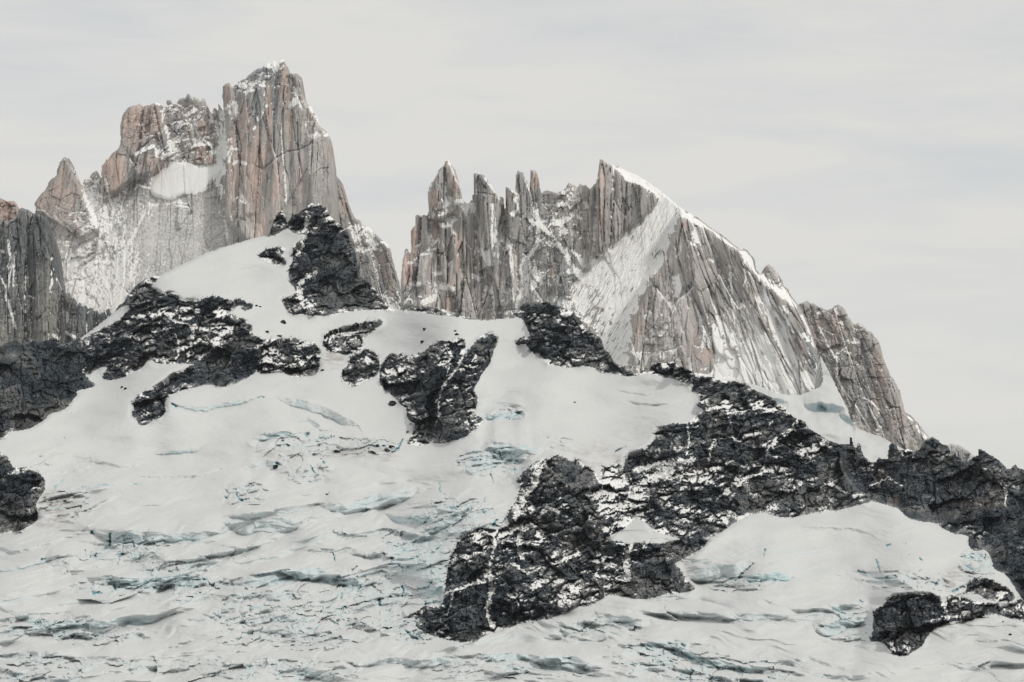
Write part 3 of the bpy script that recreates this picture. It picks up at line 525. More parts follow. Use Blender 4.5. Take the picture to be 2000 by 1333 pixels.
# the crest rolls over
tops = blur(np.maximum.accumulate(inside, 0).astype(float), 2, 3, 2)
dn = np.clip((1-tops)*2, 0, 1); D += dn*dn*(42*(1-rw)+16*rw)
D = np.where(D < 1500, 1500, D)
X, Y, Z = world_pts(x, y, D)
nx_, ny_, nz_ = normals(X, Y, Z)
nzs = .55*nz_ + .45*blur(nz_, 1, 1, 1)
n_xf = fbm(x/2.6, y/2.2, 23, 2, .7)
thr = 1.155 - 0.36*dustp + 0.16*steep
pat = fbm(x/45, y/30, 91, 3)
LG = ledge(D, 0.75*s_m, ST)
snow = sst(thr-0.08, thr+0.08, .84*nzs + .12*np.clip(LG, 0, 1.6) + 0.26*n_xf + 0.14*n_fine + 0.46*pat + 0.14*n_mid)
# drawn snow gullies, ledges and bare spots
GUL = [([(906,680),(896,716),(876,740),(860,766),(856,786),(858,808)],3.2),([(858,808),(850,840),(846,862)],1.6),([(884,700),(872,735)],1.6),([(345,655),(350,680),(346,700)],2.6),([(378,650),(372,680),(366,706)],2.6),([(430,655),(415,682),(390,700)],2.6),([(320,612),(342,628),(366,634),(400,645),(420,650)],3),
([(340,640),(310,648),(280,650),(255,658)],1.5),([(440,612),(418,622),(396,632)],2.2),([(968,1038),(965,1070),(958,1095),(955,1130)],3.),([(1020,1040),(1012,1060),(1020,1090)],5),([(1000,1100),(1030,1120),(1100,1095),(1130,1080)],2.5),([(872,1160),(900,1150),(930,1138),(955,1134)],3.2),([(1132,900),(1150,930),(1152,960)],2),
([(1420,905),(1380,920),(1340,928),(1300,935)],3.2),([(1240,920),(1300,905),(1350,900)],7),([(1230,960),(1290,925),(1330,915)],8),([(1385,900),(1388,875)],3),([(1342,826),(1346,860),(1340,890)],2),([(1418,785),(1422,812),(1430,840)],2),([(1560,815),(1540,850),(1575,880),(1565,890)],3),([(1620,945),(1650,960),(1685,978)],2.6),([(1700,948),(1735,935),(1760,950)],2),([(1955,945),(1968,965),(1962,985)],2.6),([(1842,1170),(1846,1190),(1850,1210)],4),
([(1930,1178),(1880,1176)],2),([(1230,1070),(1222,1100),(1226,1130)],7),([(1210,1110),(1170,1100),(1160,1130)],5),([(1090,1000),(1070,990),(1050,1010)],4),([(1040,915),(1060,900),(1040,950),(1020,980),(1005,1010)],7),([(885,1160),(875,1200)],2),([(950,1110),(962,1150),(950,1190),(960,1220)],5),([(1420,960),(1400,975)],2),([(1500,920),(1460,935),(1440,950)],2.6),([(600,540),(582,560),(590,590)],7),([(600,430),(592,470),(580,500)],6)]
for (L, w) in GUL:
    d = line_d(L, x+wx*2.6, y+wy*2.6, 22)
    snow = np.maximum(snow, sst(.42, .62, np.exp(-(d/(w*1.1))**2)*.85+0.75*n_fine+.55*n_mid+.15*n_xf)*(d < 3*w))
bare = blobs([(660,540,42,55,.8),(70,760,100,70,.7),(1285,1135,38,32,.8),(910,1200,36,46,.6),(1780,980,110,60,.4),(1130,935,35,26,.7),(860,845,50,24,.6),(1780,1220,50,30,.4),(420,735,60,20,.5),(130,700,60,30,.5),(1040,600,60,10,.6),(1600,900,60,60,.3)], x, y)
snow = snow*(1-bare*sst(.0, .5, bare+n_mid*.5))
more = blobs([(1190,980,22,60,.9),(1180,1110,50,40,.35),(640,650,30,30,.4),(1340,930,90,28,.45),(1460,775,60,30,.25),(1010,950,18,50,.5),(1000,1070,26,40,.35)], x, y)
snow = np.clip(snow + more*sst(-.25, .3, n_fine+nzs-.5), 0, 1)
dust0 = .42*sst(thr-.34, thr-.02, .84*nzs + .12*np.clip(LG, 0, 1.6) + 0.16*n_xf + 0.46*pat + 0.14*n_mid)*(1-.6*bare)
pink = blobs([(1375,920,40,14,.9),(1390,900,20,20,.7),(1720,930,20,26,.6),(1745,978,10,12,1.),(1900,985,60,12,.7),(1440,960,60,30,.4),(1770,1235,40,20,.6),(1955,1150,26,14,.8),(300,700,40,20,.6),(900,1200,40,30,.3),(1100,1090,60,20,.45),(1500,1000,60,8,.5),(1080,1185,60,14,.35),(700,540,30,60,.15),(260,715,30,8,.6),(1250,980,40,40,.25)], x, y)
attrs = dict(snow=snow, pink=pink*.6, dust=dust0, tone=tone)
attrs_s = dict(ice=np.clip(ice, 0, 1), dirt=dirt)
fin = inside[:-1,:-1] & inside[1:,1:] & inside[:-1,1:] & inside[1:,:-1]
lf = lab[:-1,:-1]
FRONT_D = D.copy(); FX, FY = x[0].copy(), y[:,0].copy()
o = mesh_from('glacier', X, Y, Z, fin & (lf == 0), attrs_s, snow_mat, smooth=False, skirt=260, bottom=-300)
tag(o, kind='structure')
OBJN = dict(P1='cliff', P2='rock_ridge', P3='rock_rib', P4='rock_outcrop', B1='rock_outcrop', N1='nunatak', N2='rock_outcrop', M1='rock_outcrop', M2='rock_outcrop', M3='rock_outcrop', M4='rock_outcrop', M5='rock_ridge', M5b='rock_ridge', GL='stone_gully', M6='cliff', M7='rock_buttress', M7b='rock_outcrop', M8='rock_buttress')
CATN = dict(cliff='cliff', rock_ridge='rock ridge', rock_rib='rock rib', rock_outcrop='rock outcrop', nunatak='nunatak', stone_gully='gully', rock_buttress='rock buttress')
PINS = dict(M5b=[[(1656,845),(1670,845),(1672,868),(1671,884),(1657,878)],[(1673,872),(1676,855),(1684,870),(1688,898),(1674,892)],[(1732,860),(1752,860),(1758,880),(1756,905),(1733,905)],[(1796,880),(1800,850),(1832,845),(1846,872),(1840,885)],[(1868,898),(1871,870),(1876,895),(1874,903)],[(1908,895),(1908,870),(1930,880),(1945,900)]],
    N1=[[(520,462),(535,410),(550,400),(562,436),(556,450),(540,457)]])
for i, nme in enumerate(names):
    fm = fin & (lf == i+1)
    pins = [(q, fm & pip(q, x[:-1,:-1], y[:-1,:-1])) for q in PINS.get(nme, [])]
    for q, pm in pins: fm = fm & ~pm
    o = mesh_from(OBJN[nme], X, Y, Z, fm, attrs, dark_rock, skirt=0.0)
    tag(o, ROCKS[nme][3], CATN[OBJN[nme]])
    for q, pm in pins: mesh_from('pinnacle', X, Y, Z, pm, attrs, dark_rock, parent=o)
# far side of the dark crests
# unseen snow sheet behind the front crest, added to bounce light onto far walls
xs = np.arange(-270, 2271, 10.0); ds = np.linspace(4720, 5700, 40)
ytop = np.array([min([q[1] for q in SIL if abs(q[0]-t) < 45] + [1e4]) for t in xs]); ytop = np.where(ytop > 5000, np.interp(xs, [p[0] for p in SIL[1:-1]], [p[1] for p in SIL[1:-1]]), ytop)
ylow = np.array([max([q[1] for q in SIL[1:-1] if abs(q[0]-t) < 60] + [0]) for t in xs]); ylow = np.where(ylow < 1, ytop, ylow)
gx, gd = np.meshgrid(xs, ds); gy = np.repeat((ylow+22)[None, :], len(ds), 0)
gy = blur(gy, 5, 0, 2)
gy = gy + fbm(gx/60, gd/90, 95, 3)*6 + 6
Xb, Yb, Zb = world_pts(gx, gy, gd)
o = mesh_from('bounce_snow', Xb, Yb, Zb, np.ones((len(ds)-1, len(xs)-1), bool), dict(ice=0*gx, dirt=0*gx), snow_mat, smooth=True)
tag(o, kind='structure')
print('front done', round(time.time()-T0, 1))

def front_point(px, py):
    i = int(np.clip((py-FY[0])/ST, 0, len(FY)-1)); j = int(np.clip((px-FX[0])/ST, 0, len(FX)-1))
    return at(px, py, float(FRONT_D[i, j]))

# ------------------------------------------------------------------ loose boulders on the snow
BOULD = [(553,631,6,5,'round dark boulder alone on the snow below the pointed nunatak'),(522,648,5,2,None),(545,658,6,3,None),(830,644,5,4,'dark boulder high on the saddle slope, with a hollow melted beside it'),(826,669,5,4,'dark boulder just above the big wedge outcrop, upper left of its gully'),
(889,648,3,3,None),(892,655,5,4,None),(768,789,9,6,'long flat boulder lying off the left flank of the wedge outcrop'),(238,758,3.5,3,None),(245,761,4,3.5,None),(126,856,2,1.6,None),(1122,787,2.6,2.4,'small stone alone on the smooth snow right of the wedge outcrop'),(1776,1085,2,1.6,None),(1878,1088,2,1.6,None),(1959,1216,2.6,2.4,None),(1973,1241,3,3,'small dark stone on the lower right snow, right of the blunt buttress'),
(538,912,6,4.5,'dark boulder wedged in the ice at the foot of the upper icefall'),(658,882,7,3,None),(731,886,6,4,None),(756,880,7,3.5,None),(766,874,7,3.5,None),(750,872,5,2.5,None),(737,871,4,2.5,None),(899,1256,2,1.5,None),(1040,1217,2.5,1.5,None),(620,722,3,2.2,None),(630,724,3.5,2.4,None),(501,598,3,2,None),(508,600,3,2,None)]
def boulder(px, py, rx, rz, seed, label):
    rnd = random.Random(seed); bm = bmesh.new(); bmesh.ops.create_icosphere(bm, subdivisions=3, radius=1)
    P = front_point(px, py); s = K*P[1]
    pl = [(Vector([rnd.gauss(0,1) for _ in range(3)]).normalized(), rnd.uniform(.55,.9)) for _ in range(11)]
    for v in bm.verts:
        for n, d in pl:
            k = v.co.dot(n)
            if k > d: v.co -= n*(k-d)
        v.co += Vector([rnd.uniform(-.03,.03) for _ in range(3)])
        v.co.x *= rx*s*1.15; v.co.y *= rx*s; v.co.z *= rz*s*1.2
    me = bpy.data.meshes.new('boulder'); bm.to_mesh(me); bm.free(); me.materials.append(dark_rock)
    o = bpy.data.objects.new('boulder', me); scene.collection.objects.link(o)
    o.location = (P[0], P[1]-rx*s*0.2, P[2]); o.rotation_euler = (0, rnd.uniform(-.3,.3), rnd.uniform(0,6))
    return o
gl = {(522,648):'low pair of dark stones right of the long ridge, left one',(545,658):'low pair of dark stones right of the long ridge, right one',(889,648):'small dark stone above the top of the wedge outcrop gully',(892,655):'larger stone touching the upper tip of the wedge outcrop',(238,758):'left stone of two in the melt hole left of the rock rib',(245,761):'right stone of two in the melt hole left of the rock rib',
(126,856):'tiny dark stone on the smooth snow beneath the black cliff',(1776,1085):'tiny stone in the middle of the right glacier tongue',(1878,1088):'tiny stone on the right glacier tongue close to the jagged ridge',(1959,1216):'small stone on the snow just under the right edge outcrops',(658,882):'flat dark stone in the dirty ice, leftmost below the curved ice wall',
(731,886):'dark stone at the lower end of the dirty ice band',(756,880):'large dark stone in the dirty ice left of the wedge outcrop foot',(766,874):'rightmost dark stone in the dirty ice, nearest the wedge outcrop foot',(750,872):'flat stone on top of the dirty ice band',(737,871):'small stone at the top left of the dirty ice stones',(899,1256):'tiny stone under the foot of the central cliff',
(1040,1217):'tiny stone on the snow ramp below the central cliff',(620,722):'left stone of two beside the round-ended block',(630,724):'right stone of two beside the round-ended block',(501,598):'left of two little stones right of the small rock lump',(508,600):'right of two little stones right of the small rock lump'}
for i, (px, py, rx, rz, lb) in enumerate(BOULD):
    o = boulder(px, py, rx, rz, 100+i, lb); tag(o, lb or gl[(px,py)], 'boulder', 'loose boulders on the snow')
    me = o.data

# ================================================================== FAR MOUNTAINS
def far_mountain(poly, st, D0, cotm, x0, x1, y0, y1, relief_fn, snow_fn, jag=1.2, skirt=350, mat=granite, name='mountain', label='', cat='mountain', parts=(), ybot=None):
    x, y = grid(x0, x1, y0, y1, st)
    wx = fbm(x/8, y/8, 111, 3)*jag*1.6; wy = fbm(x/8, y/8, 112, 3)*jag*1.3
    ins = pip(poly, x+wx, y+wy)
    D = D0 + ((ybot or y1)-y)*cotm
    info = relief_fn(x, y)
    tone = GTONE; info['lg'] = ledge(info['rel'], 0.0, st)
    info['cc'] = np.clip((info['rel']-blur(info['rel'], 5, 5, 2))/6, -1, 1.5)
    D = D + info['rel']
    n = normals(*world_pts(x, y, D))
    tops = blur(np.maximum.accumulate(ins, 0).astype(float), 3, 3, 2); dn = np.clip((1-tops)*2, 0, 1); D = D + dn*dn*info.get('round', 26)
    X, Y, Z = world_pts(x, y, D)
    s, dst = snow_fn(x, y, n, info)
    if name == 'granite_peak': s = s*(1-.85*sst(.05, .5, dn)*sst(1325, 1365, x + 60*fbm(x/16, y/16, 114, 2))) * (1-.7*sst(.05, .5, dn)*sst(-.2, .2, fbm(x/14, y/14, 113, 2))*(x < 1165))
    A = dict(snow=np.clip(s,0,1), pink=np.clip(info['pink']*.95,0,1), dust=np.clip(dst,0,1), tone=tone)
    fin = ins[:-1,:-1] & ins[1:,1:] & ins[:-1,1:] & ins[1:,:-1]
    done = np.zeros(fin.shape, bool); kids = []
    for (pn_, ppoly, plabel) in parts:
        m = pip(ppoly, (x+wx*2)[:-1,:-1], (y+wy*2)[:-1,:-1]) & fin & ~done; done |= m
        kids.append((pn_, m, plabel))
    xs = X[:-1,:-1][fin]; ys_ = Y[:-1,:-1][fin]; zs = Z[:-1,:-1][fin]
    base = np.array([xs.mean(), ys_.mean(), zs.min()])
    if kids:
        root = bpy.data.objects.new(name, None); scene.collection.objects.link(root); root.location = base; root.empty_display_size = 50
        # one rim for the whole mountain
        mesh_from('rock_wall', X, Y, Z, fin & ~done, A, mat, skirt=skirt, parent=root, base=base)
        for (pn_, m, pl) in kids:
            k = mesh_from(pn_, X, Y, Z, m, A, mat, skirt=0.0 if pn_ in ('snowfield','couloir') else 0.0, parent=root, base=base)
            if k and pl: k['label'] = pl
        # far side behind the parts as well: carried by a back slope
        mesh_from('back_slope', X, Y+skirt*0.05, Z-3, fin & edge_ring(fin), A, mat, skirt=skirt, parent=root, base=base)
    else:
        root = mesh_from(name, X, Y, Z, fin, A, mat, skirt=skirt, base=base)
    tag(root, label, cat)
    return root
def edge_ring(f):
    g = f.copy(); g[1:-1,1:-1] = f[1:-1,1:-1] & ~(f[:-2,1:-1] & f[2:,1:-1] & f[1:-1,:-2] & f[1:-1,2:])
    return g

def granite_relief(x, y, shear, wide=1.0, amp=1.0, s=200, block=0.0, fine=1.0):
    """vertical pillars and joints; shear leans them"""
    TONE.clear()
    jx = x - shear + fbm(x/50, y/200, s, 2)*6*wide; jy = y + fbm(x/60, y/60, s+1, 2)*8
    r = facets(jx, jy, 46*wide, 260, s+2, 17, 27, 7, .05, .25)
    r += facets(jx, jy, 19*wide, 120, s+3, 6, 9, 3.5, .08, .5)
    r += facets(jx, jy, 8*wide, 55, s+4, 2.4, 3.6, 1.6*fine, .12, .8)
    r += facets(jx, jy, 3.6, 20, s+5, 0.6, 1.2, 0, .12, .6)*fine
    bl = facets(jx + .35*jy, jy, 30*wide, 34, s+6, 7, 13, 4, .07) + facets(jx+.3*jy, jy, 12, 13, s+7, 3, 6, 2, .1) + facets(jx, jy, 5.5, 5, s+8, 1.1, 2.2)
    T = TONE; tn = .5 + (1-block)*(.45*(T[0]-.5)+.6*(T[1]-.5)+.5*(T[2]-.5)) + block*(.7*(T[4]-.5)+.6*(T[5]-.5)) + .3*(T[3]-.5)
    global GTONE
    GTONE = np.clip(tn, 0, 1)
    return amp*((1-.8*block)*r + block*bl), jx, jy
def relief_shapes(x, y, S):
    """named pillars and buttresses standing out of the wall: (outline, metres, edge softness, cross slope)"""
    D = np.zeros(x.shape); wx = fbm(x/12, y/20, 150, 3)*2.2
    for (P, amt, soft) in S:
        m = pip(P, x+wx, y).astype(float)
        D -= amt*blur(m, soft, soft, 2)
    return D

# ---- A: column-jointed grey wall at the left
polyA = [(-290,660),(-290,450),(-240,432),(-200,446),(-160,430),(-60,415),(-20,428),(0,425),(8,428),(14,434),(20,428),(32,425),(36,410),(42,404),(50,408),(60,412),(64,416),(80,419),(92,423),(94,436),(97,450),(99,470),(102,490),(105,505),(107,520),(111,540),(115,560),(118,566),(126,566),(130,572),(136,572),(139,582),(146,582),(149,590),(157,590),(160,598),(168,596),(172,603),(180,600),(184,608),(190,606),(195,613),(204,608),(213,602),(216,608),(222,618),(240,640),(240,740),(-290,780)]
def relA(x, y):
    r, jx, jy = granite_relief(x, y, 0.02*(y-400), .7, .8, 210, 0.25, 1.3)
    pink = blobs([(100,480,6,60,.25),(110,545,5,20,.35)], x, y)
    r = r + sst(92, 112, x)*30
    return dict(rel=r, pink=pink, round=12, jx=jx, jy=jy)
def snowA(x, y, n, info):
    nz = blur(n[2], 1, 1, 1); f = fbm(x/4, y/9, 221, 3)
    amt = blobs([(15,560,40,90,.5),(30,620,60,50,.5),(75,520,14,30,.4),(130,640,90,30,.35),(130,560,40,40,.3)], x, y)
    s = sst(.46, .54, nz*.3 + .22*info['lg'] + .22*info['cc'] + .28*f + .3*amt + .14*fbm(x/30,y/60,222,3))
    for L, w in [([(16,470),(22,520),(12,580),(30,640)],3),([(28,500),(26,560)],2),([(105,655),(115,662)],4),([(130,650),(148,660)],4),([(130,610),(133,625)],3)]:
        s = np.maximum(s, np.exp(-(line_d(L, x+3*f, y, 20)/w)**2)*(f > -.35))
    return s*.95, amt*.25
far_mountain(polyA, 1.3, 4500, .42, -280, 245, 395, 780, relA, snowA, jag=.9, mat=cliff_rock, name='cliff', cat='cliff', label='grey wall of tall jointed columns at the left edge, snow in its cracks')

# ---- pink knoll behind it
polyA2 = [(-160,500),(-160,395),(-60,380),(0,385),(6,389),(12,392),(28,392),(34,400),(38,408),(40,440),(40,500)]
def relA2(x, y):
    r, jx, jy = granite_relief(x, y, 0*x, .8, .6, 230, .7); return dict(rel=r, pink=0.9+0*x, round=20)
def snowlight(th=.62, a=.0):
    def f(x, y, n, info):
        q = fbm(x/6, y/6, 231, 3); return sst(th, th+.1, blur(n[2],1,1,1)*.8+.3*q), a+0*x
    return f
far_mountain(polyA2, 1.6, 5200, .4, -150, 45, 372, 500, relA2, snowlight(.75), name='rock_knoll', cat='rock knoll', label='rounded pink rock top peeping over the column-jointed wall at the left edge')

# ---- B: left massif with the great tower
polyB = [(40,760),(60,460),(66,430),(70,410),(66,398),(75,385),(88,371),(93,360),(95,354),(110,342),(112,330),(118,315),(122,310),(127,303),(131,309),(134,306),(140,318),(146,332),(147,341),(155,355),(160,364),(163,352),(174,347),(177,341),(187,332),(192,337),(197,347),(197,338),(199,325),(206,312),(220,299),(231,290),(235,277),(234,262),(234,245),(237,230),(242,220),(248,211),(259,205),(266,206),(272,202),(281,207),(292,204),(304,200),(310,202),(315,206),(322,210),(325,206),(324,197),(333,194),(338,204),(343,204),(349,194),(358,190),(362,192),(364,184),(370,182),(373,190),(376,201),(375,190),(382,189),(384,193),(388,191),(390,197),(394,193),(399,192),(403,202),(408,212),(412,221),(414,222),(415,215),(418,209),(423,213),(425,216),(426,206),(424,200),(428,203),(435,216),(437,212),(436,200),(434,185),(435,170),(438,164),(449,161),(452,170),(457,167),(465,160),(472,156),(480,153),(484,147),(492,142),(500,136),(502,133),(507,134),(515,129),(517,121),(520,118),(524,125),(527,117),(530,124),(533,119),(538,116),(541,124),(544,128),(544,119),(548,115),(553,115),(557,119),(559,128),(565,133),(567,142),(573,145),(578,143),(585,146),(590,153),(591,165),(592,185),(597,192),(600,203),(609,209),(614,221),(622,233),(623,243),(631,250),(637,257),(644,267),(649,280),(650,300),(652,320),(654,345),(656,370),(657,400),(660,440),(665,520),(700,560),(700,760)]
SB = [([(434,160),(500,130),(560,110),(590,140),(600,200),(645,270),(655,350),(662,520),(520,520),(470,460),(440,430),(436,330),(440,250)], 60, 3),
 ([(195,345),(200,320),(234,280),(234,220),(260,200),(310,200),(322,260),(330,300),(300,340),(260,350),(222,380),(210,378)], 45, 3),
 ([(434,190),(434,165),(450,160),(454,190),(450,212),(437,215)], 18, 1),
 ([(545,112),(558,118),(560,160),(556,330),(560,480),(530,480),(528,300),(540,180)], 14, 2),
 ([(578,150),(592,160),(600,220),(585,260),(580,400),(572,400),(570,260)], 10, 2),
 ([(600,265),(645,265),(652,330),(658,460),(610,470),(606,330)], 16, 2),
 ([(480,260),(500,250),(505,330),(500,420),(478,420),(474,330)], 10, 2),
 ([(66,398),(127,300),(150,345),(170,400),(195,450),(160,470),(140,450),(70,410)], 30, 3),
 ([(455,395),(470,380),(485,400),(482,428),(465,425)], 9, 1),
 ([(348,400),(366,396),(375,410),(362,432),(350,450),(345,430)], 12, 1),
 ([(260,300),(300,285),(308,320),(285,355),(268,350)], 16, 1),
 ([(383,285),(410,280),(422,318),(400,325),(380,318)], 14, 1),
 ([(350,240),(372,232),(382,290),(360,300)], 10, 1), ([(390,300),(380,250),(395,230),(410,260),(412,285)], 8, 1)]
def relB(x, y):
    block = blobs([(360,260,75,70,.85),(150,450,90,90,.6),(280,270,60,60,.5),(480,150,50,30,.8),(620,240,30,40,.5),(190,360,30,30,.7),(400,420,30,60,.4),(540,140,30,30,.5)], x, y)
    smooth = blobs([(600,380,70,110,.6),(350,470,120,90,.95),(240,560,90,60,.7),(110,380,50,60,.45),(220,340,25,50,.6),(530,360,60,110,.3)], x, y)
    shear = np.where(x < 430, -0.25*(430-x)/400*(y-300), 0)
    r, jx, jy = granite_relief(x, y, shear, 1.0, .75, 240, block)
    hs = blur(pip(HSF, x, y).astype(float), 3, 3, 2); r = r*(1-.85*smooth)*(1-.92*hs) + relief_shapes(x, y, SB)*(1-hs) - 10*hs
    for L, w, a in [([(500,326),(515,330),(540,308),(562,296),(580,294),(606,282)],1.6,6),([(548,415),(575,375),(600,330)],1.4,5),([(610,345),(625,330),(640,328)],1.3,4),([(560,150),(553,180),(552,260),(556,330)],1.6,10),([(535,215),(534,270),(536,300)],2,10),([(580,240),(582,300),(590,340)],1.6,8),([(600,215),(598,240)],2.5,12),([(640,270),(648,300),(652,400)],2,6),([(435,215),(440,330),(438,430)],2,9),([(300,205),(310,250),(322,300)],2.5,12),([(262,300),(300,270)],2,10),([(345,400),(368,402),(374,415),(355,440)],1.6,8)]:
        r += a*np.exp(-(line_d(L, x, y, 14)/w)**2)
    # the right edge of the tower turns away to the sun
    xe = np.interp(y, [116,145,203,235,267,290,345,440,520],[556,590,600,618,640,647,646,654,660])
    r += np.clip(x-xe, 0, 40)*6.0*(x > 560)
    pink = blobs([(110,385,44,60,.55),(222,335,26,50,.85),(278,235,44,34,.85),(262,250,26,50,.7),(290,320,30,24,.6),(340,215,30,20,.3),(395,300,26,22,.7),(398,250,12,30,.6),(470,280,20,90,.7),(500,340,18,110,.75),(523,240,8,90,.8),(555,170,9,50,.8),(567,230,6,70,.7),(585,370,6,80,.6),(540,380,10,70,.6),(455,370,14,60,.6),(475,415,10,16,.7),(515,430,12,40,.6),(445,190,10,28,.7),(593,180,4,20,.9),(612,225,12,20,.5),(644,290,8,30,.5),(350,420,24,30,.25),(250,510,30,30,.3),(165,440,30,30,.4),(640,400,10,60,.3)], x, y)
    return dict(rel=r, pink=pink, round=26, jx=jx, jy=jy)
HSF = [(291,368),(296,352),(312,336),(332,322),(350,314),(372,320),(385,325),(400,326),(412,323),(424,322),(436,317),(437,330),(426,344),(410,356),(404,368),(394,376),(384,380),(370,378),(358,382),(345,386),(330,392),(315,388),(302,384),(294,378)]
def snowB(x, y, n, info):
    nz = blur(n[2], 1, 1, 1); f = fbm(x/5, y/5, 251, 4, .6); g_ = fbm(x/26, y/26, 252, 4)
    st = fbm((x+.5*y)/5, (y-.5*x)/26, 253, 3)
    st2 = fbm((x-.45*y)/5, (y+.45*x)/30, 254, 3)
    zone = blobs([(310,450,150,80,.42),(420,345,30,26,.7),(150,500,100,100,.5),(200,450,55,70,.86),(170,540,90,80,.86),(230,520,50,70,.9),(440,290,16,80,.95),(430,240,16,40,.8),(420,330,16,20,.7),(340,240,60,60,.35),(355,285,60,30,.55),(540,130,14,12,1.),(520,150,20,20,.6),(490,170,24,18,.7),(455,220,14,20,.9),(510,210,22,50,.55),(580,200,16,30,.7),(440,350,18,40,.6),(180,380,28,36,.75),(240,390,30,22,.7),(280,410,30,20,.7),(340,395,50,12,.7),(420,470,20,80,.45),(210,600,80,60,.95),(470,400,8,20,.5),(120,410,30,16,.2),(300,520,60,60,.5)], x+g_*14, y+g_*14)
    zone = zone + .12
    s = sst(.49, .57, nz*.22 + .20*info['lg'] + .24*info['cc'] + .26*f + zone*.50 + .14*g_ + .34*np.where(x < 240, st2, st)*sst(.3,.8,zone))
    hs = blur(pip(HSF, x+f*7+g_*6, y+f*6+g_*6).astype(float), 1, 1, 1); s = np.maximum(s, hs)
    for L, w in [([(349,248),(366,240),(374,249)],4),([(366,225),(382,213)],3),([(380,234),(388,230)],3),([(382,278),(396,274),(400,281)],4),([(394,260),(400,258)],3),([(406,284),(416,282)],3),([(358,274),(368,272)],2),([(336,290),(342,278),(350,270)],4),([(316,308),(348,292)],5),([(332,214),(346,215)],3),([(472,168),(488,170)],6),([(444,212),(456,202),(460,220)],6),([(524,130),(542,128)],6),([(502,160),(512,166)],4),([(486,178),(494,176)],3),([(506,232),(520,208)],5),([(578,176),(580,196),(574,204)],5),([(576,196),(590,200)],4),([(608,280),(606,308),(604,330)],1.4),([(618,260),(612,270)],3),
      ([(424,250),(436,270),(440,300)],7),([(412,296),(428,300),(436,280)],6),([(438,310),(452,290),(464,292)],4),([(456,320),(466,314),(480,320)],3),([(166,372),(190,420),(200,450)],4),([(105,425),(125,440),(140,452)],3),([(110,480),(130,500),(150,505)],5),([(160,500),(185,520),(215,560)],3),([(262,372),(270,362),(290,368)],2.4),([(165,370),(205,420),(225,470),(232,520),(225,600)],6),([(225,480),(205,440),(190,400)],5),([(262,520),(245,560),(230,600)],5),([(205,350),(215,390),(235,440)],3),([(280,420),(250,480),(238,520)],4),([(265,302),(285,290),(300,285)],3),([(440,430),(444,470)],2.5),([(548,240),(552,290),(556,340),(560,400)],1.3),([(606,285),(605,340)],1.2),([(75,410),(85,412),(100,425)],3),([(150,434),(162,442)],4),([(452,425),(462,410),(468,392),(480,398)],1.6)]:
        d = line_d(L, x+3*f, y+3*f, 24); s = np.maximum(s, sst(.42, .58, np.exp(-(d/(w*1.15))**2)*.85+.75*f+.6*g_)*(d < 2.8*w))
    fl = fbm(x/2.4, y/2.4, 256, 3, .7)
    s = np.maximum(s, sst(.50, .60, n[2]*.5+.42*fl+.14*g_+.16*blobs([(400,250,120,100,1.),(540,200,60,80,.8),(330,460,140,90,1.),(120,450,90,90,1.)], x, y)))
    dust = blobs([(330,460,135,95,1.0),(240,560,110,80,1.),(150,540,70,80,1.),(420,440,44,90,.5),(190,470,70,80,.6),(500,260,50,90,.22),(620,330,30,70,.25),(560,400,80,60,.2)], x, y)*(.65+.5*f+.3*g_+.5*fl)
    return s, dust
far_mountain(polyB, 1.25, 5650, .45, 40, 702, 100, 640, relB, snowB, name='granite_peak', cat='peak',
  label='massive pinkish granite mountain on the left with one tall square-topped tower',
  parts=[('snowfield', HSF, 'small hanging snowfield below the crest'),
         ('spire', [(60,420),(60,380),(127,290),(150,330),(163,372),(150,420),(100,430)], 'pointed left spire'),
         ('tower', [(434,100),(600,100),(665,260),(670,520),(480,520),(440,440),(442,330),(452,260),(438,215)], 'tall tower of long vertical cracks'),
         ('buttress', [(193,350),(190,300),(236,190),(322,190),(322,260),(300,345),(250,365),(212,382)], 'rounded pink buttress')])

# ---- C: shoulder right of the tower
polyC = [(630,760),(640,330),(652,336),(656,343),(664,350),(671,360),(676,380),(682,398),(687,412),(695,427),(705,431),(712,442),(722,444),(735,458),(745,467),(758,476),(762,483),(765,500),(772,525),(780,550),(783,566),(790,580),(815,590),(830,640),(830,760)]
def relC(x, y):
    r, jx, jy = granite_relief(x, y, .25*(y-400), .9, .7, 260, .45)
    pink = blobs([(672,385,14,40,.7),(752,520,12,50,.55),(765,545,12,30,.5)], x, y)
    return dict(rel=r, pink=pink, round=34)
def snowC(x, y, n, info):
    nz = blur(n[2], 1, 1, 1); f = fbm(x/6, y/6, 261, 4, .6)
    z = blobs([(715,455,40,22,1.),(740,480,30,16,.8),(700,480,24,24,.7),(722,545,24,60,.35),(780,590,40,20,.9),(790,600,30,16,1.)], x+6*f, y+6*f)
    return sst(.5, .58, nz*.25+.2*info['lg']+.22*info['cc']+.26*f+z*.55), .12+0*x
far_mountain(polyC, 1.4, 5800, .5, 630, 832, 325, 700, relC, snowC, name='mountain_shoulder', cat='mountain shoulder', label='snow-capped sloping shoulder right of the great tower, dropping to the notch')

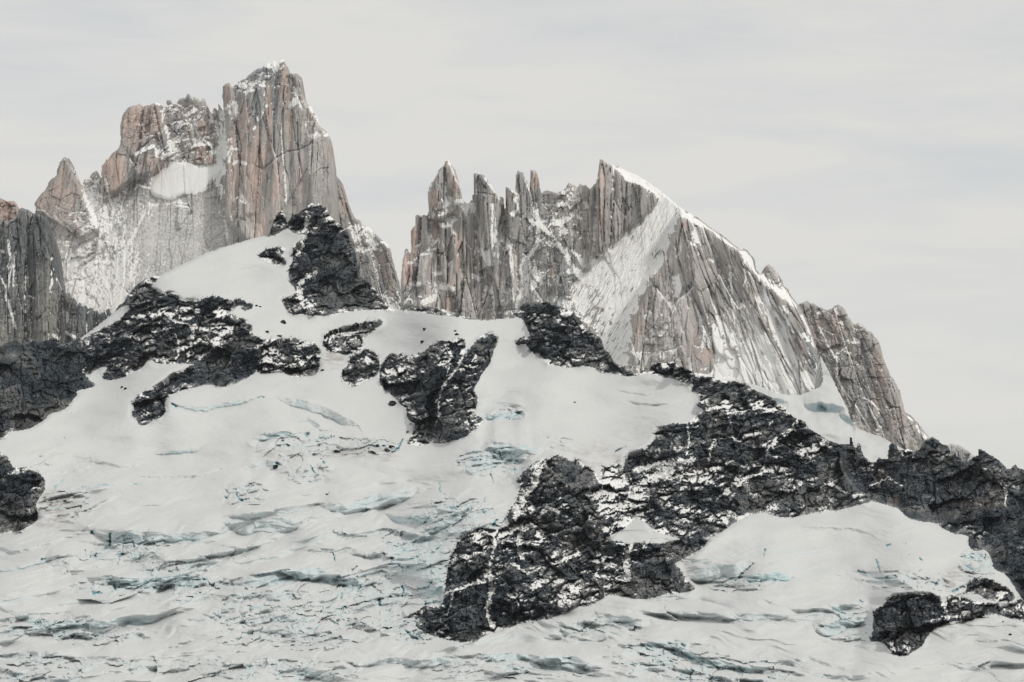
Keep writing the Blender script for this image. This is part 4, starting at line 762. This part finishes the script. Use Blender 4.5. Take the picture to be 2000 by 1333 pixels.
# ---- D: needle-crested mountain with the sharp peak
polyD = [(770,760),(782,600),(782,554),(784,526),(787,505),(790,488),(795,485),(801,489),(803,482),(802,454),(805,446),(811,440),(811,422),(816,418),(824,421),(828,419),(833,421),(838,412),(841,406),(840,396),(837,387),(835,379),(839,362),(846,350),(851,345),(853,338),(856,331),(860,328),(866,323),(869,316),(874,310),(880,315),(884,326),(890,333),(893,343),(896,354),(899,366),(902,378),(903,388),(907,393),(911,397),(916,396),(920,390),(923,393),(922,382),(927,379),(926,360),(924,343),(927,338),(931,336),(937,339),(944,341),(952,350),(960,362),(966,372),(972,382),(977,385),(982,383),(985,396),(987,410),(988,380),(987,364),(993,367),(1000,371),(1006,375),(1007,344),(1009,337),(1012,331),(1016,336),(1020,335),(1024,344),(1028,350),(1033,362),(1036,372),(1035,350),(1036,332),(1040,333),(1044,331),(1048,335),(1051,344),(1053,352),(1055,366),(1058,376),(1060,373),(1066,372),(1080,374),(1088,377),(1096,373),(1104,368),(1107,361),(1111,357),(1120,361),(1128,365),(1132,357),(1138,362),(1144,361),(1152,369),(1158,362),(1163,357),(1166,348),(1169,330),(1172,309),(1178,313),(1184,318),(1190,319),(1198,323),(1202,326),(1206,322),(1214,328),(1224,334),(1244,341),(1260,351),(1280,364),(1296,377),(1312,391),(1328,404),(1340,412),(1360,423),(1380,437),(1394,448),(1410,458),(1428,472),(1450,489),(1453,484),(1460,489),(1468,498),(1473,504),(1476,512),(1476,522),(1480,530),(1485,537),(1490,526),(1495,520),(1500,516),(1508,520),(1514,527),(1518,531),(1528,546),(1531,558),(1540,566),(1548,580),(1558,593),(1572,616),(1585,645),(1596,680),(1600,715),(1608,745),(1640,800),(1640,900),(770,900)]
SD = [([(836,380),(850,345),(872,308),(905,380),(908,400),(880,400),(870,430),(842,430)], 34, 1),
 ([(925,338),(940,336),(972,382),(984,400),(975,440),(965,520),(935,530),(928,420)], 40, 1),
 ([(987,364),(1006,376),(1020,440),(1018,560),(1002,600),(992,520),(994,450)], 26, 1),
 ([(1007,340),(1014,330),(1035,372),(1044,420),(1010,420)], 22, 1), ([(1035,330),(1050,332),(1057,380),(1054,405),(1040,400)], 12, 1),
 ([(963,500),(975,466),(985,464),(998,485),(1002,530),(988,550),(970,610),(965,560)], 26, 1),
 ([(860,442),(882,440),(892,500),(905,600),(875,560),(858,530)], 18, 1), ([(884,450),(893,460),(905,560),(908,610),(896,600),(890,530)], 12, 1),
 ([(811,420),(834,420),(840,500),(830,560),(800,560),(803,460)], 22, 1), ([(783,500),(800,486),(808,530),(800,600),(782,600)], 26, 2),
 ([(1164,345),(1172,305),(1196,320),(1198,380),(1190,470),(1180,500),(1162,500),(1166,420)], 36, 1),
 ([(1200,326),(1260,352),(1288,388),(1256,425),(1215,460),(1200,465)], 14, 2),
 ([(1328,412),(1360,425),(1450,490),(1480,535),(1558,600),(1620,760),(1680,920),(1200,920),(1215,720),(1225,700),(1240,610),(1262,560),(1300,500)], 60, 4),
 ([(1345,470),(1358,480),(1380,560),(1410,640),(1425,700),(1400,690),(1370,600),(1350,540)], 16, 1),
 ([(1486,536),(1500,515),(1530,560),(1558,595),(1600,700),(1560,720),(1530,640),(1500,600)], 16, 2),
 ([(1040,440),(1070,430),(1085,470),(1080,520),(1050,520)], 12, 1), ([(1080,440),(1110,425),(1112,480),(1100,500),(1085,480)], 14, 1)]
COUL = [(1200,322),(1225,332),(1260,349),(1300,379),(1345,414),(1382,438),(1378,444),(1342,426),(1329,414),(1324,425),(1316,440),(1310,460),(1304,480),(1290,500),(1276,520),(1265,545),(1252,570),(1246,590),(1240,610),(1230,640),(1224,670),(1217,714),(1196,704),(1172,684),(1160,640),(1140,625),(1122,600),(1112,562),(1130,545),(1150,530),(1160,515),(1180,495),(1190,480),(1202,470),(1215,460),(1235,450),(1245,440),(1258,425),(1270,415),(1285,400),(1288,388),(1265,370),(1250,356),(1225,350),(1212,337)]
def shearD(x, y):
    k = np.interp(x - .3*(y-500).clip(0), [780,1160,1300,1380,1480,1600],[.0,.02,.12,.34,.42,.5])
    return k*(y-420)
def relD(x, y):
    block = blobs([(1090,430,60,60,.7),(1060,500,50,60,.6),(1000,590,80,40,.3),(860,420,30,20,.5),(1290,660,40,50,.5),(1505,540,26,30,.7),(1130,580,60,60,.5),(800,580,30,30,.5)], x, y)
    r, jx, jy = granite_relief(x, y, shearD(x, y), .85, .95, 270, block, 1.1)
    wq = fbm(x/20, y/20, 275, 4, .6); cm = blur(pip(COUL, x+wq*16*sst(400,460,y), y+wq*12*sst(400,460,y)).astype(float), 3, 3, 2)
    r = r*(1-.85*cm) + relief_shapes(x, y, SD) + cm*26
    st = fbm((x+.55*(y-400))/4, y/30, 276, 3); r += cm*st*7
    for L, w, a in [([(1197,320),(1195,360),(1192,410),(1188,470)],1.8,14),([(1164,360),(1160,430),(1155,500)],2,10),([(1333,440),(1326,470),(1322,500),(1336,545),(1345,600)],2,13),([(1345,560),(1372,620),(1395,690)],2.4,14),([(1385,560),(1400,620)],2,10),([(925,345),(928,400),(935,470),(942,540)],1.6,9),([(932,376),(950,378),(972,384)],1.2,5),([(870,330),(872,370),(880,385)],1.5,8),([(862,360),(864,380),(850,410)],1.3,6),([(1037,370),(1042,400)],1.8,12),([(975,385),(984,430),(990,500),(1000,560)],1.6,8),([(1483,536),(1490,580),(1500,640)],2.2,8)]:
        r += a*np.exp(-(line_d(L, x, y, 14)/w)**2)
    pink = blobs([(796,530,14,40,.7),(810,480,10,50,.7),(848,390,12,24,.7),(890,365,11,30,.8),(874,318,8,9,.9),(1046,352,7,20,1.),(991,395,5,30,.5),(982,400,5,18,.8),(896,500,6,60,.85),(880,560,8,30,.7),(852,460,7,36,.7),(873,590,7,18,1.),(968,560,12,50,.35),(1010,520,8,50,.45),(1176,350,8,40,.6),(1174,440,9,60,.65),(1163,470,3,40,.7),(1250,600,16,40,.5),(1250,640,14,26,.6),(1335,440,6,10,.9),(1352,510,8,30,.3),(1375,680,30,40,.5),(1565,690,5,30,.6),(1440,500,20,16,.3),(1085,385,20,12,.3),(1075,530,8,16,.6),(1280,540,20,20,.25)], x, y)
    return dict(rel=r, pink=pink, round=20, jx=jx, jy=jy, cm=cm, st=st)
def snowD(x, y, n, info):
    nz = blur(n[2], 1, 1, 1); f = fbm(x/5, y/5, 281, 4, .6); g_ = fbm(x/24, y/24, 282, 4)
    sx = x - shearD(x, y); st = fbm(sx/5.5, y/34, 283, 4, .6)
    zone = blobs([(1000,480,60,60,.22),(1140,470,30,60,.3),(1300,600,30,90,.2),(870,400,22,16,.9),(915,405,16,12,.9),(880,425,30,10,.5),(965,470,12,40,.8),(955,500,10,30,.7),(1012,400,14,20,.4),(1030,420,14,6,.9),(1040,440,10,30,.6),(1075,440,30,30,.55),(1095,450,14,10,.8),(1110,375,26,14,.6),(1040,530,30,30,.8),(1120,540,24,30,.7),(1110,590,60,40,.85),(1010,590,30,40,.7),(960,600,14,24,.5),(850,560,16,16,.7),(800,585,24,18,.8),(1290,690,70,26,.35),(1230,700,30,50,.6),(1270,720,40,20,.5),(1320,560,10,20,.8),(1250,700,40,40,.5),(1360,455,14,22,.6),(1410,470,30,10,.7),(1460,530,10,40,.6),(1330,640,30,60,.35),(1000,560,20,20,.3),(1120,420,30,30,.3),(860,475,16,8,.6),(1430,560,30,60,.15)], x+g_*10, y+g_*10)
    sl = blobs([(1420,680,60,60,.55),(1480,700,70,60,.85),(1450,640,50,50,.5),(1530,700,60,60,.6),(1520,640,30,50,.5),(1400,640,30,50,.35),(1440,730,60,30,.9),(1540,765,90,34,1.15),(1450,750,60,26,1.1),(1560,640,20,60,.35),(1490,600,20,50,.5)], x, y)
    zone = zone + .16
    s = sst(.49, .56, nz*.20 + .24*info['lg'] + .26*info['cc'] + .22*f + zone*.5 + .16*g_)
    fl = fbm(x/2.4, y/3.2, 286, 3, .7); s = np.maximum(s, sst(.50, .60, n[2]*.5+.42*fl+.16*g_+.05))
    sl = sl + sst(690, 765, y + 16*fbm(sx/14, y/60, 288, 2))*.75*sst(1380, 1430, x)*sst(1612, 1590, x)
    s = np.maximum(s, sst(.42, .48, sl*.78+.95*st+.25*info['cc']+.2*f)*(sl > .1))
    cm = info['cm']; fs = fbm((x+.55*(y-400))/2.6, y/13, 287, 4, .65)
    s = np.maximum(s, sst(.38, .48, cm+.5*info['st']-.10+.4*f+.35*fs)*(cm > .08))
    bare = sst(.34, .44, .85*fs + .55*info['st'] + .55*g_ - .16*sst(400, 330, y) + .34*sst(470, 620, y)*sst(1250, 1130, x) - .02)
    s = s*np.where(cm > .25, 1-bare*.95, 1)
    for L, w in [([(1486,540),(1498,585),(1503,600)],4),([(1503,585),(1520,600),(1538,625),(1541,635)],3),([(1500,605),(1512,640),(1530,680),(1545,720),(1560,745)],7),([(1520,650),(1545,690),(1560,725),(1570,745)],4),([(1465,632),(1480,650),(1490,670)],5),([(1490,660),(1505,690),(1520,710),(1530,740),(1548,765)],7),([(1425,520),(1430,580),(1438,640),(1445,665)],3),([(1440,665),(1455,690),(1468,710),(1480,740),(1500,765)],9),([(1400,620),(1415,640),(1425,655)],5),([(1400,640),(1405,690),(1430,725),(1460,750)],12),([(1420,690),(1450,710),(1480,760)],8),([(1572,655),(1580,665)],4),([(1576,707),(1592,730)],4),([(1530,600),(1538,610)],3),
      ([(870,395),(885,405),(870,415),(860,420)],5),([(893,395),(915,402)],6),([(860,440),(880,436),(890,430)],3),([(962,400),(965,440),(958,460)],4),([(966,452),(958,480),(952,495)],6),([(968,455),(990,468),(997,480)],4),([(950,500),(956,520),(945,540)],5),([(997,485),(1001,510),(1002,540)],2),([(1006,390),(1012,405),(1002,420)],3.5),([(1022,422),(1045,423)],3.5),([(1042,400),(1048,415),(1055,440)],4),([(1050,432),(1053,455),(1046,480),(1032,500)],3),([(1065,400),(1075,402)],3),([(1090,400),(1105,398),(1112,404)],5),([(1080,430),(1095,440),(1105,455)],5),([(1060,445),(1075,460)],5),([(1100,425),(1108,430)],3),([(1070,475),(1090,480),(1100,490)],4),([(1140,395),(1148,402)],3),([(1130,425),(1136,428)],3),([(1115,490),(1130,500),(1140,520)],4),([(1105,490),(1115,520),(1150,550)],6),([(1020,525),(1040,520),(1050,540)],8),([(1030,540),(1040,560)],7),([(800,515),(808,514)],3),([(835,490),(850,486)],2.5),([(800,560),(820,555)],5),([(850,535),(860,535)],4),([(860,560),(885,565)],6),([(925,540),(935,545)],4),([(830,590),(850,580)],6),([(940,490),(950,510)],4),([(950,560),(944,590)],3),
      ([(1358,455),(1362,470)],6),([(1387,508),(1393,512)],3),([(1300,640),(1290,655)],4),([(1290,690),(1296,700)],5),([(1325,545),(1322,570)],7),([(1240,690),(1260,700),(1250,720)],6),([(1270,610),(1262,620)],4),([(1375,640),(1385,680)],2),([(1345,700),(1350,730)],3),([(962,440),(958,470),(985,470),(995,490)],3.5),([(993,480),(1000,530),(1003,590)],1.8),([(1048,400),(1052,440),(1050,480),(1035,500)],2.6),([(1453,500),(1458,540),(1452,560)],2),([(1486,540),(1500,590),(1520,620),(1540,660)],3.2),([(1512,590),(1540,625),(1550,650)],2.2),([(830,378),(838,420)],.5),([(1340,412),(1400,455),(1450,492)],3),([(860,442),(875,438),(890,430)],3),([(1330,555),(1322,580)],4),([(1600,700),(1590,740)],3),([(1025,422),(1045,420)],3)]:
        d = line_d(L, x+3*f, y+3*f, 20); s = np.maximum(s, sst(.38, .52, np.exp(-(d/(w*1.15))**2)*.85+.7*f+.5*g_)*(d < 2.8*w))
    dust = blobs([(1180,600,50,90,.35),(1270,700,60,40,.3),(1010,570,60,50,.2),(1480,680,90,80,.1)], x, y)*(.7+.6*f)
    return s, dust
far_mountain(polyD, 1.25, 5150, .45, 770, 1642, 300, 800, relD, snowD, name='granite_peak', cat='peak',
  label='grey granite mountain in the centre with a row of needles and one sharp snow-backed peak',
  parts=[('couloir', COUL, 'steep snow couloir and snow crest'),
         ('spire', [(828,440),(828,370),(874,300),(912,395),(880,410),(866,440)], 'leftmost pinkish spire'),
         ('spire', [(920,480),(920,330),(950,330),(988,400),(980,480)], 'broad rounded spire'),
         ('spire', [(1006,420),(1006,325),(1018,325),(1036,362),(1046,420)], 'slim pointed spire'),
         ('spire', [(1034,364),(1034,325),(1052,325),(1060,375),(1056,405),(1044,405)], 'short pinkish needle'),
         ('peak', [(1160,365),(1168,300),(1200,318),(1198,400),(1190,480),(1178,510),(1158,500),(1164,420)], 'sharp prow of the highest peak')])

# ---- E: right shoulder
polyE = [(1530,820),(1545,600),(1558,594),(1566,592),(1576,587),(1584,592),(1592,594),(1600,599),(1608,602),(1614,605),(1622,604),(1630,597),(1638,594),(1646,599),(1654,610),(1658,620),(1664,626),(1670,633),(1676,629),(1684,633),(1694,644),(1698,648),(1702,646),(1706,652),(1712,660),(1720,674),(1725,696),(1733,718),(1740,732),(1750,748),(1758,763),(1762,780),(1768,804),(1780,812),(1794,826),(1806,842),(1816,854),(1830,880),(1830,960),(1530,960)]
def relE(x, y):
    r, jx, jy = granite_relief(x, y, .35*(y-600), 1.1, .8, 290, .62, 1.)
    r += relief_shapes(x, y, [([(1740,800),(1765,790),(1770,830),(1775,900),(1740,880)],14,2),([(1662,670),(1680,668),(1682,700),(1664,700)],10,1)])
    pink = blobs([(1615,640,40,40,.45),(1700,760,30,60,.4),(1720,720,14,50,.6),(1640,760,10,40,.5),(1755,820,16,30,.45)], x, y)
    r += np.clip(x-np.interp(y,[640,700,760,810,860],[1700,1718,1748,1764,1808]),0,40)*3
    return dict(rel=r, pink=pink, round=26)
def snowE(x, y, n, info):
    nz = blur(n[2], 1, 1, 1); f = fbm(x/5, y/5, 291, 4, .6); g_ = fbm(x/22, y/22, 292, 3)
    z = blobs([(1610,608,24,8,.7),(1668,666,12,7,1.),(1660,840,60,30,.3),(1700,830,30,40,.4)], x+8*g_, y+8*g_)
    s = sst(.52, .60, nz*.25+.22*info['lg']+.24*info['cc']+.24*f+z*.45+.14*g_)
    fl = fbm(x/2.4, y/2.8, 296, 3, .7); s = np.maximum(s, sst(.50, .60, n[2]*.5+.42*fl+.16*g_+.06))
    jv = voro((x-.3*y)/34+g_*.5, y/44+g_*.5, 293); s = np.maximum(s, sst(.55, .9, np.exp(-((jv[1]-jv[0])/.035)**2)*(.55+1.1*g_+.5*f)))
    for L, w in [([(1600,640),(1620,680),(1634,700),(1636,740),(1660,790)],2.),([(1634,692),(1655,678)],1.8),([(1640,750),(1670,790),(1700,840)],1.6),([(1688,778),(1702,785),(1716,800)],2)]:
        d = line_d(L, x+4*f, y+4*f, 20); s = np.maximum(s, np.clip(np.exp(-(d/w)**2)*1.1+.4*f-.1, 0, 1)*(d < 2.6*w))
    return s, blobs([(1660,830,80,40,.25),(1740,850,40,30,.25)], x, y)
far_mountain(polyE, 1.35, 5350, .5, 1530, 1832, 580, 940, relE, snowE, name='granite_peak', cat='peak', label='lower brown-grey granite shoulder on the right, stepping down to the snow basin')

# ---- F: far low ridge
polyF = [(1780,960),(1820,870),(1845,867),(1852,869),(1858,866),(1866,869),(1872,868),(1880,873),(1888,878),(1896,884),(1907,894),(1930,915),(1960,960)]
def relF(x, y):
    r, jx, jy = granite_relief(x, y, 0*x, .5, .5, 300, .8); return dict(rel=r, pink=0*x, round=20)
far_mountain(polyF, 1.5, 7000, .6, 1780, 1960, 858, 960, relF, snowlight(.5, .35), name='rock_ridge', cat='rock ridge', label='distant pale grey ridge showing between two black crests on the right')

# ---- S: snow basin under the right-hand mountains
polyS = [(1380,745),(1430,742),(1480,752),(1520,768),(1550,772),(1575,768),(1592,760),(1607,748),(1602,715),(1603,694),(1613,712),(1625,737),(1640,766),(1655,796),(1660,815),(1676,836),(1690,842),(1720,852),(1745,866),(1775,882),(1790,900),(1790,1000),(1380,1000)]
x, y = grid(1380, 1800, 690, 1000, 1.6)
wx = fbm(x/10, y/10, 311, 3)*3
ins = pip(polyS, x+wx, y+wx)
D = 4500 + (960-y)*1.9 + fbm(x/90, y/40, 312, 3)*25
ice = np.zeros(x.shape)
for L, h in [([(1500,778),(1520,778),(1540,785)],8),([(1570,790),(1600,786),(1630,790),(1650,796)],16),([(1640,808),(1655,812),(1670,830)],10)]:
    P = np.array(L, float); yl = np.interp(x, P[:,0], P[:,1])+fbm(x/12, y*0, 313, 3)*4
    tp = np.sqrt(np.clip(np.minimum(x-P[0,0], P[-1,0]-x)/(.25*(P[-1,0]-P[0,0])), 0, 1)); hh = h*tp; v = yl-y; A = 2.3*hh*K*4700
    D += np.where(v > 0, -A/2*np.exp(-np.clip(v,0,None)/14), np.where(v > -hh, -A/2-A*v/np.maximum(hh,.1), A/2*np.exp(np.clip(v+hh,-99,0)/14)))
    ice = np.maximum(ice, sst(0,2,-v)*sst(-3,0,v+hh)*tp*.3)
d = line_d([(1604,794),(1612,800)], x, y); ice = np.maximum(ice, np.exp(-(d/4)**2)*.7); D += 12*np.exp(-(d/4)**2)
D = np.maximum(D + 0*x, 4300)
X, Y, Z = world_pts(x, y, D)
fin = ins[:-1,:-1] & ins[1:,1:] & ins[:-1,1:] & ins[1:,:-1]
o = mesh_from('snow_basin', X, Y, Z, fin, dict(ice=ice, dirt=0*x), snow_mat, smooth=True, skirt=200)
tag(o, kind='structure')
print('scene built', round(time.time()-T0, 1))

# ------------------------------------------------------------------ thin mountain air
bm = bmesh.new(); bmesh.ops.create_cube(bm, size=1.0)
for v in bm.verts: v.co = Vector((v.co.x*9000, 3900+v.co.y*9000, 500+v.co.z*2700))
me = bpy.data.meshes.new('haze'); bm.to_mesh(me); bm.free()
hm = bpy.data.materials.new('haze_air'); hm.use_nodes = True; t = hm.node_tree; t.nodes.clear()
ho = t.nodes.new('ShaderNodeOutputMaterial'); hv = t.nodes.new('ShaderNodeVolumePrincipled')
hv.inputs['Color'].default_value = (0.86, 0.92, 1.0, 1); hv.inputs['Density'].default_value = HAZE
t.links.new(hv.outputs[0], ho.inputs['Volume']); me.materials.append(hm)
o = bpy.data.objects.new('haze', me); scene.collection.objects.link(o); tag(o, kind='stuff')
